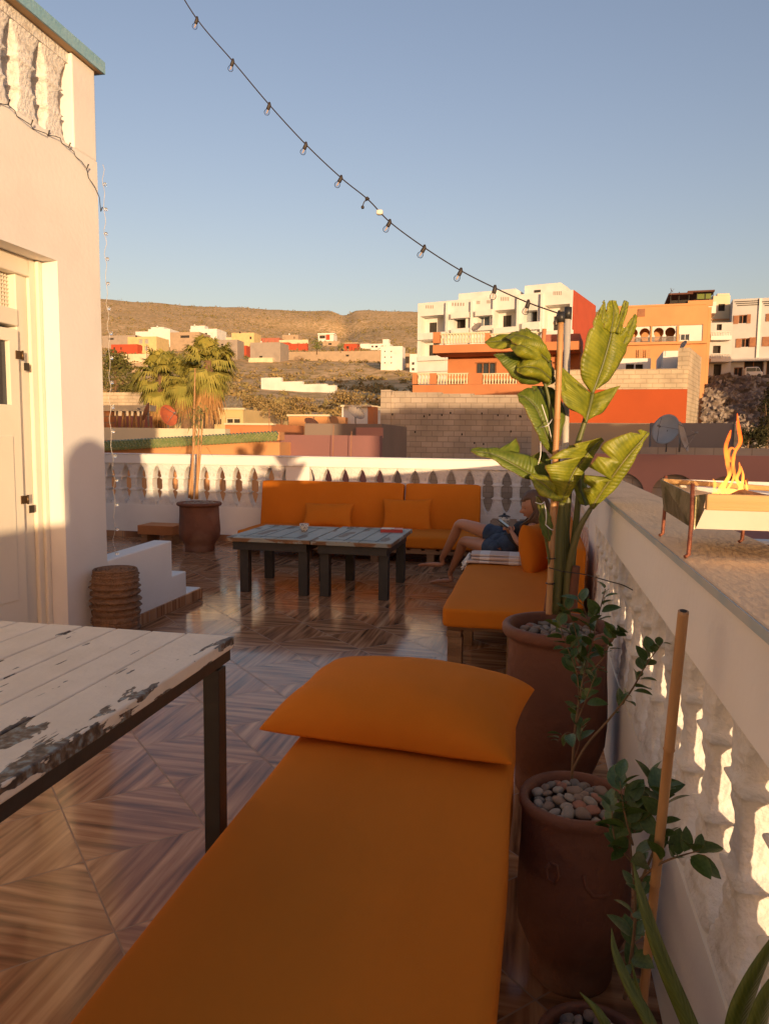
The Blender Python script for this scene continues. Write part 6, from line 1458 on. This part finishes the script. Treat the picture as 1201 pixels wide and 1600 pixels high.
# ------------------------------------------------------------------ leafy shrubs
M['shleaf'] = leafmat('shrub_leaf_blade', (.035, .075, .014), (.075, .13, .028), rough=.35, trans=.2)
def shrub(name, label, stems, density, L, c, seed, group=None, ls_=1.):
    """stems: lists of (px, py, Y); leaves set along them"""
    R_ = random.Random(seed); t = thing(name, label, 'plant', c, group)
    lf_ = MB(); lf_.uv = []
    for si, (pts, r, d, l0) in enumerate(stems):
        P_ = curve([at(*p) for p in pts], 24); b = MB(); n = len(P_); b.tube(P_, [r*(1-.7*i/(n-1)) for i in range(n)], 6)
        b.build('stem' if r > .002 else 'twig', M['twig'], t)
        for k in range(int(d)):
            f_ = l0+(1-l0)*(k+R_.random())/d; i = min(n-2, int(f_*(n-1))); p = P_[i].lerp(P_[i+1], f_*(n-1)-i); ax = (P_[i+1]-P_[i]).normalized()
            out = V(R_.gauss(0, 1), R_.gauss(0, 1), R_.gauss(0, 1)); out = (out-ax*out.dot(ax)).normalized(); dr = (out*.9+ax*.5+V(0, 0, .15)).normalized(); q = L*R_.uniform(.55, 1.15)*(1.1 if f_ < .9 else .8)
            sdv = dr.cross(V(R_.gauss(0, .5), R_.gauss(0, .5), 1)).normalized(); nn = sdv.cross(dr)
            p = p+dr*q*.12; rows = 6; o0 = len(lf_.v); vs = []
            for a in range(rows+1):
                tt = a/rows; w = q*.29*(sin(pi*min(1, tt**.85))**.75 if 0 < tt < 1 else 0)
                cpt = p+dr*q*tt-nn*q*.18*tt*tt
                for s_ in (-1, -.0, 1): vs.append(cpt+sdv*w*s_+nn*q*.10*abs(s_)*(w/q/.29)); lf_.uv.append((s_, tt))
            lf_.add(vs, [(a*3+e, (a+1)*3+e, (a+1)*3+e+1, a*3+e+1) for a in range(rows) for e in (0, 1)], True)
    o = lf_.build('leaves', M['shleaf'], t); o['kind'] = 'stuff'; return t
s2 = [([(893, 1216, 1.55), (897, 1150, 1.55), (905, 1090, 1.56), (915, 1040, 1.58), (930, 980, 1.6), (945, 920, 1.62)], .0035, 34, .30),
      ([(893, 1205, 1.55), (915, 1165, 1.53), (950, 1125, 1.52), (985, 1080, 1.5), (1008, 1040, 1.5), (1035, 1003, 1.5)], .003, 20, .45),
      ([(905, 1100, 1.56), (900, 1050, 1.54), (885, 1010, 1.53), (872, 970, 1.52)], .0018, 14, .3), ([(912, 1060, 1.57), (940, 1030, 1.55), (955, 1000, 1.55), (968, 985, 1.55)], .0018, 14, .3),
      ([(900, 1130, 1.55), (920, 1080, 1.50), (935, 1040, 1.48)], .0018, 14, .2), ([(905, 1010, 1.6), (890, 960, 1.6), (880, 955, 1.6)], .0015, 9, .1), ([(900, 1150, 1.55), (885, 1145, 1.53), (870, 1160, 1.52)], .0012, 5, .3), ([(925, 1000, 1.6), (915, 960, 1.6), (905, 930, 1.6)], .0015, 8, .2), ([(918, 1060, 1.58), (900, 1020, 1.6), (892, 990, 1.6)], .0015, 16, .0), ([(895, 1190, 1.55), (905, 1160, 1.54), (908, 1130, 1.54)], .0012, 5, .4)]
shrub('seedling', 'thorny young shrub with small round leaves in the middle pot', s2, 1, .036, V(c2[0], c2[1], H2*.92), 3)
s3 = [([(975, 1560, 1.12), (985, 1500, 1.10), (992, 1420, 1.08), (985, 1330, 1.07), (975, 1230, 1.07)], .0035, 30, .10),
      ([(990, 1400, 1.08), (1020, 1330, 1.05), (1035, 1270, 1.05), (1042, 1225, 1.05)], .0022, 16, .2), ([(992, 1380, 1.08), (1030, 1350, 1.04), (1070, 1335, 1.02), (1092, 1330, 1.01)], .0022, 11, .35),
      ([(988, 1320, 1.07), (975, 1270, 1.05), (968, 1220, 1.05)], .0018, 12, .2), ([(990, 1300, 1.07), (1010, 1250, 1.1), (1018, 1210, 1.1)], .0018, 11, .2), ([(988, 1350, 1.07), (960, 1310, 1.06), (955, 1260, 1.06)], .0018, 10, .2)]
shrub('seedling', 'young shrub with rounder leaves beside the bamboo stake in the near pot', s3, 1, .040, V(c3[0]-.02, c3[1], H3*.9), 8)
# bamboo stake
b = MB(); p0, p1 = at(1003, 1570, 1.10), at(1067, 955, .97); pts = []; rs_ = []; nn_ = 3
for i in range(nn_):
    for e, r in ((0, .0066), (.015, .0080), (.03, .0069), (.9, .0067)): pts.append(p0.lerp(p1, (i+e)/(nn_-.08))); rs_.append(r)
b.tube([p for p in pts if (p-p0).length < (p1-p0).length]+[p1], [r for p, r in zip(pts, rs_) if (p-p0).length < (p1-p0).length]+[.0066], 14)
stk = b.build('bamboo_stake', M['bamboo'], loc=p0); tag(stk, 'thick cut bamboo stake leaning up from the small near pot', 'stake')
b = MB(); b.tube([p1-(p1-p0).normalized()*.0005, p1+(p1-p0).normalized()*.001], .0043, 12); b.build('hollow_end', M['dark'], stk)
# long strap leaves in the bottom right corner
M['strap'] = leafmat('strap_leaf', (.07, .10, .012), (.14, .17, .03), rough=.4, trans=.25)
def strap(pts, w, parent):
    P_ = curve([at(*p) for p in pts], 20); mb = MB(); mb.uv = []; n = len(P_); vs = []
    for i, p in enumerate(P_):
        t = i/(n-1); d = (P_[min(i+1, n-1)]-P_[max(i-1, 0)]).normalized(); s_ = d.cross(fw).normalized(); ww = w*(1-t**3)*(1 if t < 1 else 0)+.0003; k = s_.cross(d)
        for e in (-1, -.5, 0, .5, 1): vs.append(p+s_*ww*e+k*ww*.45*(abs(e))); mb.uv.append((e*.9, t))
    mb.add(vs, [(i*5+j, (i+1)*5+j, (i+1)*5+j+1, i*5+j+1) for i in range(n-1) for j in range(4)], True)
    o = mb.build('leaf', M['strap'], parent); so2 = o.modifiers.new('sol', 'SOLIDIFY'); so2.thickness = .0015
sp_ = thing('strap_plant', 'strap leaved plant rising from the bottom edge in front of the small pot', 'plant', at(1050, 1700, .72))
strap([(1120, 1720, .70), (1085, 1620, .72), (1035, 1500, .74), (1005, 1410, .76), (988, 1345, .78)], .0085, sp_)
strap([(1060, 1720, .72), (1020, 1610, .74), (985, 1545, .76), (962, 1490, .78), (955, 1450, .80)], .0065, sp_)
strap([(1040, 1700, .75), (1010, 1600, .78), (985, 1500, .8)], .004, sp_); strap([(985, 1700, .8), (945, 1600, .8), (905, 1550, .82)], .006, sp_)
sp2 = thing('strap_plant', 'strap leaved plant with broad blades cut by the right edge', 'plant', at(1160, 1720, .62))
strap([(1140, 1760, .62), (1152, 1620, .62), (1175, 1540, .62), (1225, 1440, .62)], .0105, sp2); strap([(1170, 1760, .6), (1178, 1650, .6), (1195, 1570, .6), (1230, 1500, .6)], .0095, sp2)

# tall wispy plant in the far jar
wt = thing('tall_plant', 'tall thin stemmed plant with wispy leaves in the far jar', 'plant', V(c4[0], c4[1], H4))
for (a, c, e) in (((300, 780), (302, 700), (305, 575)), ((306, 780), (312, 720), (318, 640)), ((308, 780), (309, 720), (312, 645)), ((296, 778), (301, 720), (306, 668))):
    b = MB(); P_ = curve([at(*a, 6.95), at(*c, 6.95), at(*e, 6.95)], 14); b.tube(P_, [.016-.010*i/14 for i in range(15)], 8); b.build('stem', M['bamboo'], wt)
wl_ = MB(); R_ = random.Random(6)
for (cx2, cy2, n, rx) in ((318, 650, 26, 24), (300, 660, 20, 26), (306, 690, 16, 20), (312, 640, 14, 18), (290, 650, 10, 16)):
    for k in range(n):
        a = R_.uniform(0, 2*pi); L = R_.uniform(.10, .24); d = V(cos(a), sin(a), R_.uniform(-.5, .7)).normalized(); p = at(cx2+R_.uniform(-4, 4), cy2+R_.uniform(-9, 9), 6.95)
        m1 = p+d*L*.55+V(0, 0, .015); m2 = p+d*L-V(0, 0, L*R_.uniform(.2, .6)); w = d.cross(V(0, 0, 1)).normalized()*.006
        wl_.add([p, m1+w, m2, m1-w], [(0, 1, 2, 3)])
wl_.build('leaves', nmat('wispy_leaf', (.20, .19, .05), .7, (.28, .24, .07), 5), wt)['kind'] = 'stuff'

# ------------------------------------------------------------------ brazier with fire on the handrail
M['rust'] = nmat('rusty_leg', (.13, .035, .02), .6, (.30, .10, .05), 20, .3, 80, metal=.3); M['mossmetal'] = nmat('stained_sheet_metal', (.20, .17, .10), .45, (.32, .28, .2), 6, .2, 30, metal=.6, c3=(.10, .09, .04), scale3=14, pos3=(.5, .6))
M['silver'] = nmat('bright_sheet_metal', (.95, .90, .80), .30, (.86, .80, .70), 5, .15, 12, metal=.35); M['board'] = nmat('pale_board', (.60, .38, .16), .7, (.50, .30, .12), 4, .2, 40, stretch=(.3, 6, 6)); M['char'] = nmat('charred_wood', (.03, .02, .015), .9, (.12, .04, .015), 14, .6, 40)
bz = thing('brazier', 'small rusty legged metal brazier burning on the balustrade handrail', 'brazier', V(.32, 1.35, .971))
ZC = .971
ly = [(.243, 1.49), (.238, 1.215), (.372, 1.435), (.40, 1.215)]
for (x, y) in ly:
    b = MB(); b.tube([V(x-.006, y-.004, ZC+.0025), V(x, y, ZC+.006), V(x+.002, y+.001, ZC+.06), V(x+.001, y+.001, ZC+.118)], [.0032, .0034, .0032, .0032], 8); bl_ = b.build('leg', M['rust'], bz)
XB0, XB1, YB0, YB1 = .246, .44, 1.222, 1.482
def plate(pts, th, name, mat, parent=None):
    b = MB(); a, c, d, e = [Vector(p) for p in pts]; n = (c-a).cross(d-a).normalized()*th
    b.add([a, c, d, e, a+n, c+n, d+n, e+n], [(0, 1, 2, 3), (7, 6, 5, 4), (0, 4, 5, 1), (1, 5, 6, 2), (2, 6, 7, 3), (3, 7, 4, 0)]); o = b.build(name, mat, parent or bz); return o
plate([at(1031, 749, 1.485), at(1086, 776, 1.222), at(1083, 827, 1.222), at(1036, 797, 1.485)], .002, 'end_panel', M['mossmetal'])
fa = at(1100, 796, 1.212); fb_ = at(1086, 826, 1.226); plate([fa, V(XB1+.16, fa.y, fa.z+.001), V(XB1+.16, fb_.y, fb_.z), fb_], .002, 'front_panel', M['silver'])
ga = at(1086, 774, 1.226); plate([ga, at(1103, 772, 1.222), at(1098, 797, 1.222), at(1085, 827, 1.228)], .002, 'corner_panel', M['mossmetal'])
plate([(XB0+.004, YB1, ZC+.112), (XB1+.16, YB1, ZC+.108), (XB1+.16, YB1-.02, ZC+.06), (XB0+.01, YB1-.02, ZC+.06)], .002, 'back_panel', M['silver'])
plate([(XB0+.012, YB0+.02, ZC+.052), (XB0+.012, YB1-.02, ZC+.056), (XB1+.16, YB1-.02, ZC+.056), (XB1+.16, YB0+.02, ZC+.044)], .002, 'tray', M['mossmetal'])
def board(label, a, c, h, w):
    a, c = V(*a), V(*c); d = (c-a); b = MB(); n = V(0, 1, 0)*w/2; u = V(0, 0, 1)*h/2; m = a.lerp(c, .5)
    pts = [a-n-u, a+n-u, a+n+u, a-n+u, c-n-u, c+n-u, c+n+u, c-n+u]; b.add(pts, [(0, 1, 2, 3), (7, 6, 5, 4), (0, 4, 5, 1), (1, 5, 6, 2), (2, 6, 7, 3), (3, 7, 4, 0)]); o = bev(b.build('board', M['board'], loc=a), .002); tag(o, label, 'board'); return o
n0 = at(1102, 784, 1.214); board('pale wooden board along the near side of the brazier', n0, (XB1+.16, 1.216, n0.z-.001), .025, .012)
board('long pale wooden board along the far rim of the brazier', at(1034, 751, 1.48), at(1172, 766, 1.40)+V(.12, -.03, 0), .009, .020)
b = MB(); b.tube([V(.30, 1.33, ZC+.065), V(.345, 1.345, ZC+.082), V(.40, 1.36, ZC+.075)], [.017, .021, .018], 9); b.v = [q+V(0, 0, .004*noise.noise(q*90)) for q in b.v]; tag(b.build('log', M['char'], loc=(.3, 1.33, ZC+.06)), 'charred log smouldering in the brazier', 'log')
b = MB(); b.tube([V(.345, 1.30, ZC+.07), V(.42, 1.33, ZC+.078), V(.52, 1.36, ZC+.07)], [.012, .014, .012], 8); tag(b.build('stick', M['char'], loc=(.4, 1.3, ZC+.07)), 'blackened stick lying at the right of the burning log', 'stick')
def firemat():
    m = bpy.data.materials.new('flame'); m.use_nodes = True; n = m.node_tree.nodes; l = m.node_tree.links; n.remove(n['Principled BSDF'])
    tc = n.new('ShaderNodeTexCoord'); sp = n.new('ShaderNodeSeparateXYZ'); l.new(tc.outputs['Object'], sp.inputs[0])
    r = n.new('ShaderNodeValToRGB'); e = r.color_ramp.elements; e[0].position = 0; e[0].color = (1, .42, .08, 1); e[1].position = .12; e[1].color = (1, .10, .01, 1); k = e.new(.05); k.color = (1, .24, .03, 1); l.new(sp.outputs['Z'], r.inputs[0])
    em = n.new('ShaderNodeEmission'); l.new(r.outputs[0], em.inputs[0]); em.inputs[1].default_value = 1.5
    tr_ = n.new('ShaderNodeBsdfTransparent'); lw = n.new('ShaderNodeLayerWeight'); lw.inputs[0].default_value = .35; mr = n.new('ShaderNodeMapRange'); mr.inputs[1].default_value = .15; mr.inputs[2].default_value = .9; mr.inputs[3].default_value = .95; mr.inputs[4].default_value = .25; l.new(lw.outputs['Facing'], mr.inputs[0])
    nz = n.new('ShaderNodeTexNoise'); nz.inputs['Scale'].default_value = 26; l.new(tc.outputs['Object'], nz.inputs[0]); mm = n.new('ShaderNodeMath'); mm.operation = 'MULTIPLY'; l.new(mr.outputs[0], mm.inputs[0]); q = n.new('ShaderNodeMapRange'); q.inputs[1].default_value = .3; q.inputs[2].default_value = .6; q.inputs[3].default_value = .15; q.inputs[4].default_value = .95; l.new(nz.outputs[0], q.inputs[0]); l.new(q.outputs[0], mm.inputs[1])
    ms = n.new('ShaderNodeMixShader'); l.new(mm.outputs[0], ms.inputs[0]); l.new(tr_.outputs[0], ms.inputs[1]); l.new(em.outputs[0], ms.inputs[2]); l.new(ms.outputs[0], n['Material Output'].inputs[0]); return m
M['fire'] = firemat()
ft = thing('fire', 'orange flames licking up from the log in the brazier', 'fire', V(.33, 1.35, ZC+.08))
YFI = 1.36
def flame(pts, ws, fl=.45):
    b = MB(); P_ = curve([at(p[0], p[1], YFI+(p[2] if len(p) > 2 else 0)) for p in pts], 26); n = len(P_); k = 1.36/1145
    rs2 = []
    for i in range(n):
        t = i/(n-1)*(len(ws)-1); a = min(int(t), len(ws)-2); rs2.append(1.25*k*(ws[a]+(ws[a+1]-ws[a])*(t-a)))
    b.tube(P_, rs2, 10, True, fl); b.build('flame', M['fire'], ft)
flame([(1120, 775), (1124, 762), (1138, 745), (1136, 725), (1133, 700), (1138, 682), (1141, 672)], [2, 4, 4, 5, 4.5, 4, 1])
flame([(1122, 776), (1135, 765), (1146, 745), (1144, 720), (1148, 705), (1156, 690), (1153, 668), (1151, 646)], [2, 2.5, 3, 4, 3.5, 4.5, 4, .6])
flame([(1140, 722), (1137, 708), (1142, 700), (1150, 704)], [2, 4, 3, 1])
flame([(1160, 773), (1156, 760), (1150, 748), (1155, 735), (1154, 722)], [4, 5, 4, 3.5, .8])
flame([(1115, 768), (1116, 755), (1113, 748)], [4, 4, .6]); flame([(1128, 770), (1130, 760), (1126, 752)], [5, 4, .6]); flame([(1166, 775), (1166, 762), (1164, 750)], [3, 3, .5])
flame([(1126, 770), (1134, 752), (1142, 735), (1146, 716), (1149, 700)], [5, 6, 5, 4, 1], .3); flame([(1150, 772), (1158, 758), (1160, 742), (1157, 728)], [5, 5, 3.5, .8], .3)
flame([(1112, 772), (1126, 768), (1145, 768), (1160, 772)], [2, 5, 5, 2], .7)
fl_ = bpy.data.lights.new('fire_light', 'POINT'); fo_ = bpy.data.objects.new('fire_light', fl_); col.objects.link(fo_); fo_.location = (.345, 1.34, ZC+.13); fl_.energy = .12; fl_.color = (1, .45, .12); fl_.shadow_soft_size = .03; fo_.parent = ft; fo_.location = fo_.location-ft.location
